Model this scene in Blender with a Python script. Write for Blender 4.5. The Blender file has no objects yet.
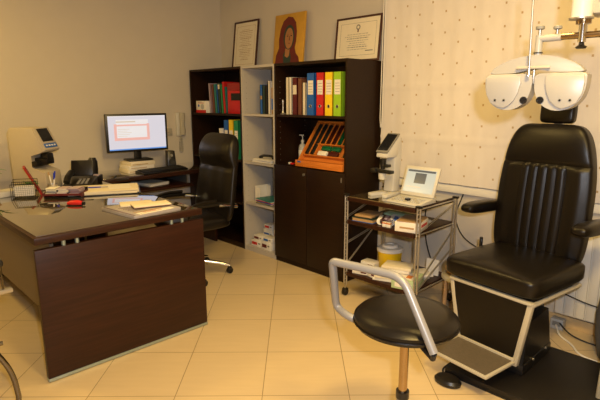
import bpy, bmesh, math, random
from mathutils import Vector, Matrix
random.seed(7)
PI = math.pi
SC = bpy.context.scene
COL = SC.collection

# ------------------------------------------------------------------ camera
def look_axes(yaw, pitch, roll):
    F = Vector((-math.sin(yaw)*math.cos(pitch), math.cos(yaw)*math.cos(pitch), -math.sin(pitch)))
    R = Vector((math.cos(yaw), math.sin(yaw), 0)); U = R.cross(F)
    c, s = math.cos(roll), math.sin(roll)
    return F, c*R+s*U, -s*R+c*U
cam_data = bpy.data.cameras.new('camera'); cam = bpy.data.objects.new('camera', cam_data); COL.objects.link(cam)
cam_data.lens = 494.8/600*36; cam_data.sensor_width = 36; cam_data.clip_start = .05
F_, R_, U_ = look_axes(.7999, .2023, -.0019)
CM = Matrix((R_, U_, -F_)).transposed().to_4x4(); CM.translation = Vector((0, 0, 1.5))
cam.matrix_world = CM
SC.camera = cam

# ------------------------------------------------------------------ world, light, exposure
w = bpy.data.worlds.new('world'); SC.world = w; w.use_nodes = True
w.node_tree.nodes['Background'].inputs[0].default_value = (1, .75, .45, 1)
w.node_tree.nodes['Background'].inputs[1].default_value = .02
def area(name, loc, target, size, power, col, size_y=None, spread=None):
    d = bpy.data.lights.new(name, 'AREA'); d.energy = power; d.color = col; d.size = size
    if size_y: d.shape = 'RECTANGLE'; d.size_y = size_y
    if spread: d.spread = math.radians(spread)
    o = bpy.data.objects.new(name, d); COL.objects.link(o); o.location = loc
    o.rotation_euler = (Vector(target)-Vector(loc)).to_track_quat('-Z', 'Y').to_euler()
    return o
WARM = (1, .665, .20)
area('unseen_ceiling_light', (.0, .9, 2.60), (-.4, 1.6, 0), .35, 62, WARM)
area('unseen_ceiling_light', (-4.1, -.1, 2.60), (-4.4, .1, 0), .3, 30, (1, .66, .17))
area('unseen_ceiling_light', (-2.3, 1.5, 2.60), (-2.3, 1.5, 0), .35, 22, WARM)  # added lamp, no fitting known here; brightens the floor mid-room
area('unseen_ceiling_light', (-.9, 1.9, 2.60), (-1.1, 2.6, 0), .35, 16, WARM)
area('camera_flash', (.09, .06, 1.63), (-1.9, 2.9, 1.1), .05, 40, (.90, .93, 1.0))
SC.view_settings.view_transform = 'Standard'; SC.view_settings.look = 'None'
SC.view_settings.exposure = -.05; SC.view_settings.gamma = 1
SC.view_settings.use_curve_mapping = False

# ------------------------------------------------------------------ materials
def nmat(name):
    m = bpy.data.materials.new(name); m.use_nodes = True
    return m, m.node_tree, m.node_tree.nodes['Principled BSDF']
def mat(name, col, rough=.5, metal=0, var=.12, scale=30, bump=0, spec=.5, trans=0, emit=None, es=1, coat=0):
    m, nt, b = nmat(name); N = nt.nodes; L = nt.links
    tc = N.new('ShaderNodeTexCoord'); nz = N.new('ShaderNodeTexNoise'); nz.inputs['Scale'].default_value = scale
    nz.inputs['Detail'].default_value = 4
    L.new(tc.outputs['Object'], nz.inputs['Vector'])
    mx = N.new('ShaderNodeMix'); mx.data_type = 'RGBA'
    mx.inputs[6].default_value = tuple(c*(1-var) for c in col)+(1,)
    mx.inputs[7].default_value = tuple(min(1, c*(1+var)) for c in col)+(1,)
    L.new(nz.outputs['Fac'], mx.inputs[0]); L.new(mx.outputs[2], b.inputs['Base Color'])
    b.inputs['Roughness'].default_value = rough; b.inputs['Metallic'].default_value = metal
    b.inputs['Specular IOR Level'].default_value = spec
    if coat: b.inputs['Coat Weight'].default_value = coat; b.inputs['Coat Roughness'].default_value = .05
    if trans: b.inputs['Transmission Weight'].default_value = trans
    if bump:
        bp = N.new('ShaderNodeBump'); bp.inputs['Strength'].default_value = bump; bp.inputs['Distance'].default_value = .002
        L.new(nz.outputs['Fac'], bp.inputs['Height']); L.new(bp.outputs['Normal'], b.inputs['Normal'])
    if emit:
        b.inputs['Emission Color'].default_value = emit+(1,); b.inputs['Emission Strength'].default_value = es
    return m
def woodmat(name, c1, c2, rough, sc=(1.5, 25, 25), coat=0, spec=.5):
    m, nt, b = nmat(name); N = nt.nodes; L = nt.links
    tc = N.new('ShaderNodeTexCoord'); mp = N.new('ShaderNodeMapping'); mp.inputs['Scale'].default_value = sc
    nz = N.new('ShaderNodeTexNoise'); nz.inputs['Scale'].default_value = 3; nz.inputs['Detail'].default_value = 6
    nz.inputs['Distortion'].default_value = .6
    L.new(tc.outputs['Object'], mp.inputs['Vector']); L.new(mp.outputs[0], nz.inputs['Vector'])
    cr = N.new('ShaderNodeValToRGB'); cr.color_ramp.elements[0].position = .3; cr.color_ramp.elements[1].position = .7
    cr.color_ramp.elements[0].color = c1+(1,); cr.color_ramp.elements[1].color = c2+(1,)
    L.new(nz.outputs['Fac'], cr.inputs[0]); L.new(cr.outputs[0], b.inputs['Base Color'])
    b.inputs['Roughness'].default_value = rough; b.inputs['Specular IOR Level'].default_value = spec
    if coat: b.inputs['Coat Weight'].default_value = coat; b.inputs['Coat Roughness'].default_value = .04
    return m
def floormat():
    m, nt, b = nmat('diagonal_beige_tile'); N = nt.nodes; L = nt.links
    a = .8066
    tc = N.new('ShaderNodeTexCoord'); mp = N.new('ShaderNodeMapping')
    mp.inputs['Rotation'].default_value = (0, 0, -a); mp.inputs['Location'].default_value = (.1808+4.4836, -4.5392+8*.44836, 0)
    L.new(tc.outputs['Object'], mp.inputs['Vector'])
    bk = N.new('ShaderNodeTexBrick'); bk.offset = 0; bk.squash = 1
    bk.inputs['Scale'].default_value = 1; bk.inputs['Brick Width'].default_value = .44836; bk.inputs['Row Height'].default_value = .44836
    bk.inputs['Mortar Size'].default_value = .0022; bk.inputs['Mortar Smooth'].default_value = .3; bk.inputs['Bias'].default_value = 0
    bk.inputs['Color1'].default_value = (.64, .50, .30, 1); bk.inputs['Color2'].default_value = (.68, .535, .325, 1)
    bk.inputs['Mortar'].default_value = (.27, .19, .10, 1)
    L.new(mp.outputs[0], bk.inputs['Vector'])
    mp2 = N.new('ShaderNodeMapping'); mp2.inputs['Scale'].default_value = (2, 14, 1)
    L.new(mp.outputs[0], mp2.inputs['Vector'])
    nz = N.new('ShaderNodeTexNoise'); nz.inputs['Scale'].default_value = 2.2; nz.inputs['Detail'].default_value = 5
    L.new(mp2.outputs[0], nz.inputs['Vector'])
    hs = N.new('ShaderNodeMix'); hs.data_type = 'RGBA'; hs.blend_type = 'MULTIPLY'; hs.inputs[0].default_value = .22
    cr = N.new('ShaderNodeValToRGB'); cr.color_ramp.elements[0].color = (.78, .76, .72, 1); cr.color_ramp.elements[1].color = (1, 1, 1, 1)
    cr.color_ramp.elements[0].position = .3; cr.color_ramp.elements[1].position = .7
    L.new(nz.outputs['Fac'], cr.inputs[0]); L.new(bk.outputs['Color'], hs.inputs[6]); L.new(cr.outputs[0], hs.inputs[7])
    L.new(hs.outputs[2], b.inputs['Base Color']); b.inputs['Roughness'].default_value = .38
    return m
def blindmat():
    m, nt, b = nmat('cream_dotted_fabric'); N = nt.nodes; L = nt.links
    tc = N.new('ShaderNodeTexCoord'); sp = N.new('ShaderNodeSeparateXYZ'); L.new(tc.outputs['Object'], sp.inputs[0])
    def math_(op, a, bb=None, c=None):
        n = N.new('ShaderNodeMath'); n.operation = op
        for i, v in enumerate((a, bb, c)):
            if v is None: continue
            if isinstance(v, (int, float)): n.inputs[i].default_value = v
            else: L.new(v, n.inputs[i])
        return n.outputs[0]
    # columns every .1095 m, alternate columns shifted by half of the .147 m pitch
    u = math_('DIVIDE', math_('ADD', sp.outputs[0], 2.398), .1095)
    col = math_('ROUND', u); du = math_('MULTIPLY', math_('ABSOLUTE', math_('SUBTRACT', u, col)), .1095)
    half = math_('MULTIPLY', math_('PINGPONG', col, 1), .5)
    v = math_('SUBTRACT', math_('DIVIDE', math_('SUBTRACT', sp.outputs[2], 2.114), .147), half)
    dv = math_('MULTIPLY', math_('ABSOLUTE', math_('SUBTRACT', v, math_('ROUND', v))), .147)
    dot = math_('LESS_THAN', math_('MAXIMUM', math_('MULTIPLY', du, 1.15), dv), .0072)
    # stitched seams across
    seam = math_('LESS_THAN', math_('ABSOLUTE', math_('SUBTRACT', math_('PINGPONG', math_('ADD', sp.outputs[2], .0), .1975), .0)), .0012)
    nz = N.new('ShaderNodeTexNoise'); nz.inputs['Scale'].default_value = 6; nz.inputs['Detail'].default_value = 6
    mp = N.new('ShaderNodeMapping'); mp.inputs['Scale'].default_value = (3, 1, 1.2); L.new(tc.outputs['Object'], mp.inputs[0]); L.new(mp.outputs[0], nz.inputs['Vector'])
    mx = N.new('ShaderNodeMix'); mx.data_type = 'RGBA'; mx.inputs[6].default_value = (.68, .62, .56, 1); mx.inputs[7].default_value = (.76, .705, .645, 1)
    L.new(nz.outputs['Fac'], mx.inputs[0])
    m2 = N.new('ShaderNodeMix'); m2.data_type = 'RGBA'; L.new(dot, m2.inputs[0]); L.new(mx.outputs[2], m2.inputs[6]); m2.inputs[7].default_value = (.46, .34, .20, 1)
    L.new(m2.outputs[2], b.inputs['Base Color']); b.inputs['Roughness'].default_value = .9
    b.inputs['Specular IOR Level'].default_value = .1
    bp = N.new('ShaderNodeBump'); bp.inputs['Strength'].default_value = .2; bp.inputs['Distance'].default_value = .01
    L.new(nz.outputs['Fac'], bp.inputs['Height']); L.new(bp.outputs['Normal'], b.inputs['Normal'])
    return m

M = dict(
 wall=mat('painted_plaster', (.60, .54, .45), .85, var=.03, scale=8, bump=.05),
 ceil=mat('ceiling_paint', (.7, .66, .58), .9, var=.02),
 base=mat('skirting_tile', (.62, .44, .22), .45),
 sill=mat('sill_white', (.82, .78, .70), .5, var=.04),
 wenge=woodmat('wenge_laminate', (.012, .005, .002), (.022, .0085, .0035), .42, spec=.22),
 deskwood=woodmat('reddish_wenge_laminate', (.022, .0065, .003), (.040, .012, .0055), .4, sc=(20, 1.2, 20), spec=.3),
 greylam=mat('grey_laminate', (.50, .46, .41), .55, var=.03),
 chrome=mat('chrome', (.75, .73, .70), .14, 1, var=.02),
 shadechrome=mat('shade_darkened_chrome', (.22, .20, .18), .16, 1, var=.05),  # ordinary chrome, colour darkened to stand for the dim surroundings it mirrors
 steel=mat('satin_steel', (.52, .50, .47), .35, .85, var=.04),
 alu=mat('brushed_aluminium', (.40, .49, .48), .35, .7, var=.04),
 greypaint=mat('grey_powder_coat', (.25, .24, .23), .35, .15, var=.03),
 leather=mat('black_leather', (.006, .0042, .003), .33, 0, spec=.32, var=.3, scale=260, bump=.25),
 leather2=mat('worn_black_leather', (.007, .0052, .004), .36, 0, spec=.32, var=.3, scale=180, bump=.3),
 blackpl=mat('black_plastic', (.008, .007, .007), .35, var=.1),
 blackmatt=mat('matt_black', (.006, .0055, .005), .6, var=.2),
 cream=mat('cream_enamel', (.42, .385, .31), .32, var=.02),
 ivory=mat('ivory_plastic', (.45, .39, .30), .4, var=.02),
 ivory2=mat('phoropter_enamel', (.37, .355, .33), .35, var=.02),
 white=mat('white_plastic', (.60, .58, .53), .38, var=.02),
 paper=mat('white_paper', (.80, .76, .68), .8, var=.04),
 creampaper=mat('cream_paper', (.76, .68, .52), .8, var=.04),
 screenblack=mat('dark_screen', (.012, .013, .016), .08, var=.1),
 rubber=mat('black_rubber', (.02, .02, .02), .7, var=.2),
 orange=woodmat('orange_varnished_wood', (.50, .14, .018), (.66, .21, .03), .35, sc=(2, 30, 30)),
 ply=woodmat('pale_plywood', (.42, .25, .11), (.55, .35, .17), .45),
 gold=mat('gold_ground', (.62, .34, .045), .4, .2, var=.15, scale=14),
 frame=mat('dark_red_frame', (.05, .012, .009), .35, var=.2),
 yellow=mat('yellow_plastic', (.85, .55, .01), .35, var=.02),
 red=mat('red_card', (.32, .014, .012), .45, var=.1), blue=mat('blue_card', (.012, .11, .45), .45, var=.1),
 lime=mat('lime_card', (.32, .58, .02), .45, var=.08), yel=mat('yellow_card', (.88, .62, .01), .45, var=.05),
 redb=mat('bright_red_card', (.55, .012, .012), .45, var=.06),
 teal=mat('teal_card', (.02, .2, .19), .5, var=.1), green=mat('green_card', (.015, .25, .09), .5, var=.1),
 dkred=mat('dark_red_card', (.10, .008, .01), .5, var=.1), dkgreen=mat('dark_green_card', (.015, .04, .03), .5, var=.1),
 brown=mat('brown_card', (.16, .06, .03), .6, var=.2), mauve=mat('mauve_card', (.25, .14, .18), .6, var=.1),
 lilac=mat('pale_lilac_card', (.45, .36, .42), .6, var=.1), cbrown=mat('card_brown', (.42, .26, .12), .7, var=.1),
 leaf=mat('leaf_green', (.05, .16, .03), .5, var=.4, scale=40),
 penblue=mat('pen_blue', (.01, .03, .45), .3), skin=mat('painted_face', (.38, .17, .06), .6, var=.15, scale=20),
 robe=mat('painted_robe', (.13, .014, .01), .6, var=.35, scale=18),
 greenglass=mat('green_lens_rims', (.01, .15, .06), .2, .3), redrim=mat('dark_red_lens_rims', (.07, .012, .008), .3, .2),
 palegreen=mat('pale_green_card', (.42, .55, .33), .6), greymesh=mat('dark_wire', (.02, .018, .016), .4, .6),
 bronze=mat('bronze_chrome', (.42, .30, .17), .2, 1), greyknob=mat('grey_knob', (.22, .21, .19), .5),
 graybin=mat('grey_speckled_plastic', (.13, .125, .12), .7, var=.3, scale=120),
 platform=mat('black_platform_vinyl', (.008, .006, .005), .5, var=.2),
 radiator=mat('radiator_white', (.74, .70, .62), .4, var=.02),
 tinted=mat('ridged_rubber_mat', (.10, .08, .058), .55, var=.3, scale=90),
 socket=mat('grey_socket', (.45, .45, .44), .5),
)
def glassmat():
    m, nt, b = nmat('desk_glass')
    b.inputs['Base Color'].default_value = (.055, .042, .026, 1); b.inputs['Roughness'].default_value = .03
    b.inputs['IOR'].default_value = 2.7; b.inputs['Specular IOR Level'].default_value = .5
    b.inputs['Coat Weight'].default_value = 1; b.inputs['Coat Roughness'].default_value = .02; b.inputs['Coat IOR'].default_value = 2.2
    tc = nt.nodes.new('ShaderNodeTexCoord'); nz = nt.nodes.new('ShaderNodeTexNoise'); nz.inputs['Scale'].default_value = 12
    mr = nt.nodes.new('ShaderNodeMapRange'); mr.inputs[3].default_value = .02; mr.inputs[4].default_value = .06
    nt.links.new(tc.outputs['Object'], nz.inputs['Vector']); nt.links.new(nz.outputs[0], mr.inputs[0]); nt.links.new(mr.outputs[0], b.inputs['Roughness'])
    return m
M['glass'] = glassmat()
def emat(name, col, s):
    return mat(name, tuple(c*.2 for c in col), .2, emit=col, es=s, var=.02)
M['scr'] = emat('lit_screen_lavender', (.70, .68, .76), .9)
M['scrwhite'] = emat('lit_screen_white', (.80, .78, .79), .95)
M['scrpink'] = emat('lit_screen_pink', (.90, .50, .44), .85)
M['scrblue'] = emat('lit_screen_blue', (.16, .36, .85), .8)
M['scrcyan'] = emat('lit_screen_pale_cyan', (.74, .78, .68), .6)
M['scrgrey'] = emat('lit_screen_grey', (.16, .18, .19), .4)
M['scrtan'] = emat('lit_screen_tan', (.75, .62, .45), .8)

# ------------------------------------------------------------------ mesh builder
class MB:
    def __init__(s): s.bm = bmesh.new(); s.mats = []
    def mi(s, m):
        if m not in s.mats: s.mats.append(m)
        return s.mats.index(m)
    def faces(s, verts, fs, m):
        i = s.mi(m); vs = [s.bm.verts.new(v) for v in verts]
        for f in fs:
            try: fc = s.bm.faces.new([vs[k] for k in f]); fc.material_index = i
            except ValueError: pass
        return vs
    def box(s, c, d, m, rot=None, bev=0, seg=2):
        x, y, z = (q/2 for q in d)
        V = [Vector((a*x, b*y, e*z)) for a in (-1, 1) for b in (-1, 1) for e in (-1, 1)]
        t = bmesh.new(); vs = [t.verts.new(v) for v in V]
        for f in ((0,1,3,2), (4,6,7,5), (0,4,5,1), (2,3,7,6), (0,2,6,4), (1,5,7,3)): t.faces.new([vs[k] for k in f])
        if bev: bmesh.ops.bevel(t, geom=t.edges[:], offset=min(bev, .49*min(d)), segments=seg, profile=.5, affect='EDGES')
        R = (rot if isinstance(rot, Matrix) else Matrix.Rotation(rot or 0, 3, 'Z')); c = Vector(c)
        s.merge(t, m, lambda v: R @ v + c); return s
    def merge(s, t, m, fn):
        t.normal_update(); bmesh.ops.recalc_face_normals(t, faces=t.faces[:])
        t.verts.index_update(); vs = [s.bm.verts.new(fn(v.co)) for v in t.verts]; i = s.mi(m)
        for f in t.faces:
            fc = s.bm.faces.new([vs[v.index] for v in f.verts]); fc.material_index = i
        t.free()
    def b2(s, a, b, m, bev=0):   # box from two corners
        return s.box([(p+q)/2 for p, q in zip(a, b)], [abs(p-q) for p, q in zip(a, b)], m, bev=bev)
    def cyl(s, a, b, r, m, r2=None, n=20):
        a, b = Vector(a), Vector(b); r2 = r if r2 is None else r2; d = (b-a).normalized()
        u = d.orthogonal().normalized(); v = d.cross(u)
        ring = lambda c, q: [c+q*(math.cos(2*PI*k/n)*u+math.sin(2*PI*k/n)*v) for k in range(n)]
        s.faces(ring(a, r)+ring(b, r2), [(k, (k+1) % n, n+(k+1) % n, n+k) for k in range(n)]+[tuple(range(n-1, -1, -1)), tuple(range(n, 2*n))], m)
        return s
    def tube(s, pts, r, m, n=10, closed=False, flat=1):
        pts = [Vector(p) for p in pts]; N = len(pts); rings = []; up = None
        for i, p in enumerate(pts):
            if closed: t = pts[(i+1) % N]-pts[i-1]
            else: t = pts[min(i+1, N-1)]-pts[max(i-1, 0)]
            t.normalize()
            up = (t.orthogonal() if up is None else up-t*up.dot(t)).normalized(); v = t.cross(up)
            rr = r[i] if isinstance(r, (list, tuple)) else r
            rings += [p+rr*(math.cos(2*PI*k/n)*up+flat*math.sin(2*PI*k/n)*v) for k in range(n)]
        fs = [(i*n+k, i*n+(k+1) % n, ((i+1) % N)*n+(k+1) % n, ((i+1) % N)*n+k) for i in range(N if closed else N-1) for k in range(n)]
        if not closed: fs += [tuple(range(n-1, -1, -1)), tuple((N-1)*n+k for k in range(n))]
        s.faces(rings, fs, m); return s
    def lathe(s, prof, m, c=(0, 0, 0), n=28, sx=1, sy=1, rot=None):
        c = Vector(c); R = rot or Matrix.Identity(3); vs = []; fs = []; P = len(prof)
        for r, z in prof:
            vs += [R @ Vector((max(r, 1e-4)*math.cos(2*PI*k/n)*sx, max(r, 1e-4)*math.sin(2*PI*k/n)*sy, z))+c for k in range(n)]
        fs = [(i*n+k, i*n+(k+1) % n, (i+1)*n+(k+1) % n, (i+1)*n+k) for i in range(P-1) for k in range(n)]
        fs += [tuple(range(n-1, -1, -1)), tuple((P-1)*n+k for k in range(n))]
        s.faces(vs, fs, m); return s
    def prism(s, poly, off, m, bev=0):   # poly: list of 3d points, extruded by vector off
        off = Vector(off); n = len(poly); t = bmesh.new()
        vs = [t.verts.new(Vector(p)) for p in poly]+[t.verts.new(Vector(p)+off) for p in poly]
        t.faces.new(vs[:n][::-1]); t.faces.new(vs[n:])
        for k in range(n): t.faces.new((vs[k], vs[(k+1) % n], vs[n+(k+1) % n], vs[n+k]))
        if bev: bmesh.ops.bevel(t, geom=t.edges[:], offset=bev, segments=2, profile=.5, affect='EDGES')
        s.merge(t, m, lambda v: v.copy()); return s
    def pad(s, W, H, T, m, fn=None, hw=None, nx=28, ny=32, ex=4, ey=4, back=1.0, M4=None):
        """upholstered pad: x across, y up the length, +z the padded face"""
        hw = hw or (lambda t: W/2); front = []; rear = []
        for j in range(ny+1):
            t = -math.cos(PI*j/ny); cap = (1-abs(t)**(ey*1.6))**(1/(ey*1.6))
            for i in range(nx+1):
                a = math.sin(PI*(i/nx-.5)); x = a*hw((t+1)/2)*cap
                e = max(0, (1-abs(a)**ex))**(1/ex)*max(0, (1-abs(t)**ey))**(1/ey)
                y = (t+1)/2*H; d = fn(a, (t+1)/2) if fn else 0
                front.append((x, y, e*(T/2+d))); rear.append((x, y, -e*T/2*back))
        g = lambda i, j: j*(nx+1)+i
        fs = [(g(i, j), g(i+1, j), g(i+1, j+1), g(i, j+1)) for j in range(ny) for i in range(nx)]
        n = len(front); P = [Vector(p) for p in front+rear]
        if M4: P = [M4 @ p for p in P]
        s.faces(P, fs+[tuple(n+k for k in reversed(f)) for f in fs], m)
        bmesh.ops.remove_doubles(s.bm, verts=s.bm.verts[:], dist=1e-5)
        return s
    def build(s, name, parent=None, smooth=35, loc=None, rz=0):
        me = bpy.data.meshes.new(name)
        bmesh.ops.dissolve_degenerate(s.bm, dist=1e-6, edges=s.bm.edges[:])
        bmesh.ops.recalc_face_normals(s.bm, faces=s.bm.faces[:])
        s.bm.to_mesh(me); s.bm.free()
        for k in s.mats: me.materials.append(M[k])
        if smooth:
            me.shade_smooth(); me.set_sharp_from_angle(angle=math.radians(smooth))
        o = bpy.data.objects.new(name, me); COL.objects.link(o)
        if parent: o.parent = parent
        if loc: o.location = loc
        if rz: o.rotation_euler = (0, 0, rz)
        return o
def tag(o, label, cat, group=None):
    o['label'] = label; o['category'] = cat
    if group: o['group'] = group
    return o
def thing(name, label, cat, loc=(0, 0, 0), rz=0, group=None):
    o = bpy.data.objects.new(name, None); COL.objects.link(o); o.empty_display_size = .1
    o.location = loc; o.rotation_euler = (0, 0, rz); return tag(o, label, cat, group)
def struct(mb, name, **k):
    o = mb.build(name, **k); o['kind'] = 'structure'; return o
def copy_tree(o, parent=None):
    c = o.copy(); COL.objects.link(c); c.parent = parent
    for ch in o.children: copy_tree(ch, c)
    return c
def arc(c, r, a0, a1, n, ax1, ax2):
    c, ax1, ax2 = Vector(c), Vector(ax1), Vector(ax2)
    return [c+r*(math.cos(a0+(a1-a0)*k/n)*ax1+math.sin(a0+(a1-a0)*k/n)*ax2) for k in range(n+1)]
def fillet(pts, r, n=5):
    P = [Vector(p) for p in pts]; out = [P[0]]
    for i in range(1, len(P)-1):
        a, b, c = P[i-1], P[i], P[i+1]; u = (a-b); v = (c-b)
        q = min(r, u.length*.45, v.length*.45); A = b+u.normalized()*q; B = b+v.normalized()*q
        out += [(1-t)**2*A+2*t*(1-t)*b+t*t*B for t in (k/n for k in range(n+1))]
    return out+[P[-1]]

# ------------------------------------------------------------------ room
XL, YB, XR, YF, ZC = -4.79, 3.42, 1.6, -1.8, 2.65
struct(MB().b2((XL-.1, YF-.1, -.1), (XR+.1, YB+.1, 0), 'base'), 'floor', smooth=0)
fl = bpy.data.objects['floor']; fl.data.materials[0] = floormat()
struct(MB().b2((XL-.1, YF-.1, ZC), (XR+.1, YB+.1, ZC+.1), 'ceil'), 'ceiling', smooth=0)
struct(MB().b2((XL-.1, YF-.1, 0), (XL, YB+.1, ZC), 'wall'), 'wall_left', smooth=0)
struct(MB().b2((XR, YF-.1, 0), (XR+.1, YB+.1, ZC), 'wall'), 'wall_right', smooth=0)
struct(MB().b2((XL, YF-.1, 0), (XR, YF, ZC), 'wall'), 'wall_front', smooth=0)
struct(MB().b2((XL, YB, 0), (XR, YB+.1, ZC), 'wall'), 'wall_back', smooth=0)
struct(MB().b2((-2.52, YB-.012, 0), (XR, YB, .075), 'base', bev=.003), 'baseboard_back')
struct(MB().b2((XL, YF, 0), (XL+.012, 2.96, .075), 'base', bev=.003), 'baseboard_left')
struct(MB().b2((-2.50, YB-.035, .80), (XR, YB, .862), 'sill', bev=.006), 'trim_1')

# roman blind: hanging cloth with soft vertical ripples and folds at the seams
def blind():
    m = MB(); x0, x1, z0, z1 = -2.502, .2, .868, 2.5; nx, nz = 150, 70; vs = []
    for j in range(nz+1):
        z = z0+(z1-z0)*j/nz
        for i in range(nx+1):
            x = x0+(x1-x0)*i/nx
            y = 3.372+.0018*math.sin(x*31+1.3*math.sin(z*3))+.0009*math.sin(x*67+z*2)
            d = abs(((z-1.595+.2) % .4)-.2)
            y -= .006*math.exp(-(d/.012)**2)
            vs.append((x, y, z))
    n = len(vs); g = lambda i, j: j*(nx+1)+i
    fs = [(g(i, j), g(i+1, j), g(i+1, j+1), g(i, j+1)) for j in range(nz) for i in range(nx)]
    vs += [(x, y+.004, z) for x, y, z in vs]
    fs += [tuple(n+k for k in reversed(f)) for f in fs]
    edge = [g(i, 0) for i in range(nx+1)]+[g(nx, j) for j in range(1, nz+1)]+[g(i, nz) for i in range(nx-1, -1, -1)]+[g(0, j) for j in range(nz-1, 0, -1)]
    fs += [(edge[k], edge[k-1], n+edge[k-1], n+edge[k]) for k in range(len(edge))]
    m.faces(vs, fs, 'paper')
    o = m.build('blind_fabric', BL, smooth=80); o.data.materials[0] = blindmat()
BL = thing('roman_blind', 'wide cream roman blind with small brown dots covering the window', 'blind')
blind()
MB().b2((-2.50, 3.36, 2.5), (.2, 3.40, 2.54), 'white').build('head_rail', BL)
MB().tube(fillet([(-2.497, 3.352, 2.5), (-2.500, 3.352, 1.9), (-2.502, 3.352, 1.33), (-2.49, 3.35, 1.255), (-2.478, 3.345, 1.30), (-2.476, 3.35, 2.5)], .03), .0035, 'paper', n=6).build('pull_cord', BL)

# radiator under the window
RD = thing('radiator', 'white panel radiator below the blind behind the examination chair', 'radiator', (0, 0, 0))
m = MB().b2((-1.02, 3.325, .115), (.2, 3.365, .68), 'radiator', bev=.006)
for k in range(20): m.box((-.99+.062*k, 3.318, .40), (.052, .016, .55), 'radiator', bev=.005)
m.build('panel', RD)
for x in (-.85, .05): MB().b2((x, 3.365, .2), (x+.03, YB, .6), 'steel').build('wall_bracket', RD)

# ------------------------------------------------------------------ shelving units
DF = 2.967
def carcass(m, x0, x1, k, back='wenge', t=.018):
    m.b2((x0, DF, 0), (x0+t, 3.412, 1.80), k); m.b2((x1-t, DF, 0), (x1, 3.412, 1.80), k)
    m.b2((x0+t, DF, 1.778), (x1-t, 3.412, 1.80), k); m.b2((x0+t, DF+.004, 0), (x1-t, 3.412, .05), k)
    m.b2((x0+t, 3.402, .05), (x1-t, 3.412, 1.778), back)
def shelves(p, x0, x1, zs, k, t=.018):
    for z in zs: MB().b2((x0+t, DF+.006, z-.02), (x1-t, 3.402, z), k).build('shelf', p)
def pegholes(p, x, k, sgn):
    m = MB()
    for j in range(28):
        for yy in (DF+.05, 3.33): m.cyl((x, yy, .3+.05*j), (x+sgn*.0012, yy, .3+.05*j), .0035, k, n=8)
    o = m.build('peg_holes', p); o['kind'] = 'stuff'
t = thing('bookcase', 'dark wenge open bookcase in the corner behind the leather desk chair', 'bookcase', (0, 0, 0))
m = MB(); carcass(m, -4.755, -3.862, 'wenge'); m.build('carcass', t)
shelves(t, -4.755, -3.862, (1.352, .90, .47), 'wenge'); pegholes(t, -4.737, 'blackmatt', 1)
t = thing('bookcase', 'narrow light grey open bookcase between the two dark units', 'bookcase')
m = MB(); carcass(m, -3.858, -3.382, 'greylam', 'greylam'); m.build('carcass', t)
shelves(t, -3.858, -3.382, (1.358, .90, .495), 'greylam'); pegholes(t, -3.84, 'greyknob', 1)
t = thing('storage_cabinet', 'tall dark wenge cabinet with two doors below and binders above', 'cabinet')
m = MB(); carcass(m, -3.378, -2.535, 'wenge'); m.b2((-3.36, DF+.02, .89), (-2.553, 3.402, .925), 'wenge'); m.build('carcass', t)
shelves(t, -3.378, -2.535, (1.362,), 'wenge'); pegholes(t, -3.36, 'steel', 1)
for a, b in ((-3.376, -2.959), (-2.954, -2.537)):
    d = MB().b2((a, DF-.018, .052), (b, DF-.001, .915), 'wenge', bev=.002).build('door', t)
    if a < -3: MB().cyl((-2.985, DF-.018, .86), (-2.985, DF-.030, .86), .011, 'steel').build('lock', d)
    else: MB().b2((b-.03, DF-.022, .84), (b-.02, DF-.018, .88), 'steel').build('keyhole_plate', d)

def book(name, x, y, z, w, d, h, k, label, cat='book', group=None, pages='paper', lean=0, spine=None, tw=0):
    """upright book: spine faces -Y; cover wraps a page block"""
    t = thing(name, label, cat, (x, y, z), tw, group)
    R = Matrix.Rotation(lean, 4, 'Y')
    def tr(mb):
        mb.bm.transform(R); return mb
    c = MB().b2((0, 0, 0), (.003, d, h), k).b2((w-.003, 0, 0), (w, d, h), k).b2((0, 0, 0), (w, .003, h), k)
    tr(c).build('cover', t)
    tr(MB().b2((.003, .004, .004), (w-.003, d-.005, h-.006), pages)).build('pages', t)
    if spine:
        s, z0, z1 = spine; tr(MB().b2((.12*w, -.0008, z0*h), (.88*w, 0, z1*h), s)).build('spine_label', t)
    return t
def binder(x, y, z, k, name_c, where, w=.068, h=.318, d=.28, g=None, labelcol='paper'):
    t = thing('lever_arch_binder', name_c, 'binder', (x, y, z), 0, g)
    MB().b2((0, 0, 0), (.003, d, h), k).b2((w-.003, 0, 0), (w, d, h), k).b2((0, 0, 0), (w, .003, h), k).build('cover', t)
    MB().b2((.006, .01, .006), (w-.012, d-.02, h-.015), 'paper').build('pages', t)
    lb = MB().b2((.012, -.001, .17), (w-.012, 0, .285), labelcol)
    for q in range(4): lb.b2((.018, -.0014, .19+q*.022), (w-.018, -.001, .193+q*.022), 'greyknob')
    lb.build('spine_label', t)
    rg = MB(); rg.tube([(w/2+.013*math.cos(a*PI/8), -.001, .075+.013*math.sin(a*PI/8)) for a in range(16)], .002, 'steel', n=6, closed=True)
    rg.cyl((w/2, -.0008, .075), (w/2, .0, .075), .0115, 'blackmatt'); rg.build('finger_ring', t)
    return t
G = 'lever arch binders in the dark cabinet'
for x, k, c in ((-3.035, 'blue', 'blue lever arch binder beside the dark red books, cabinet top compartment'),
                (-2.925, 'redb', 'bright red lever arch binder between the blue and yellow ones'),
                (-2.828, 'yel', 'yellow lever arch binder between the red and lime ones in cabinet'),
                (-2.735, 'lime', 'lime green lever arch binder at the right end of its row')):
    binder(x+.012, 3.05-.03, 1.362, k, c, '', w=.085, h=.345, g=G)
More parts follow.
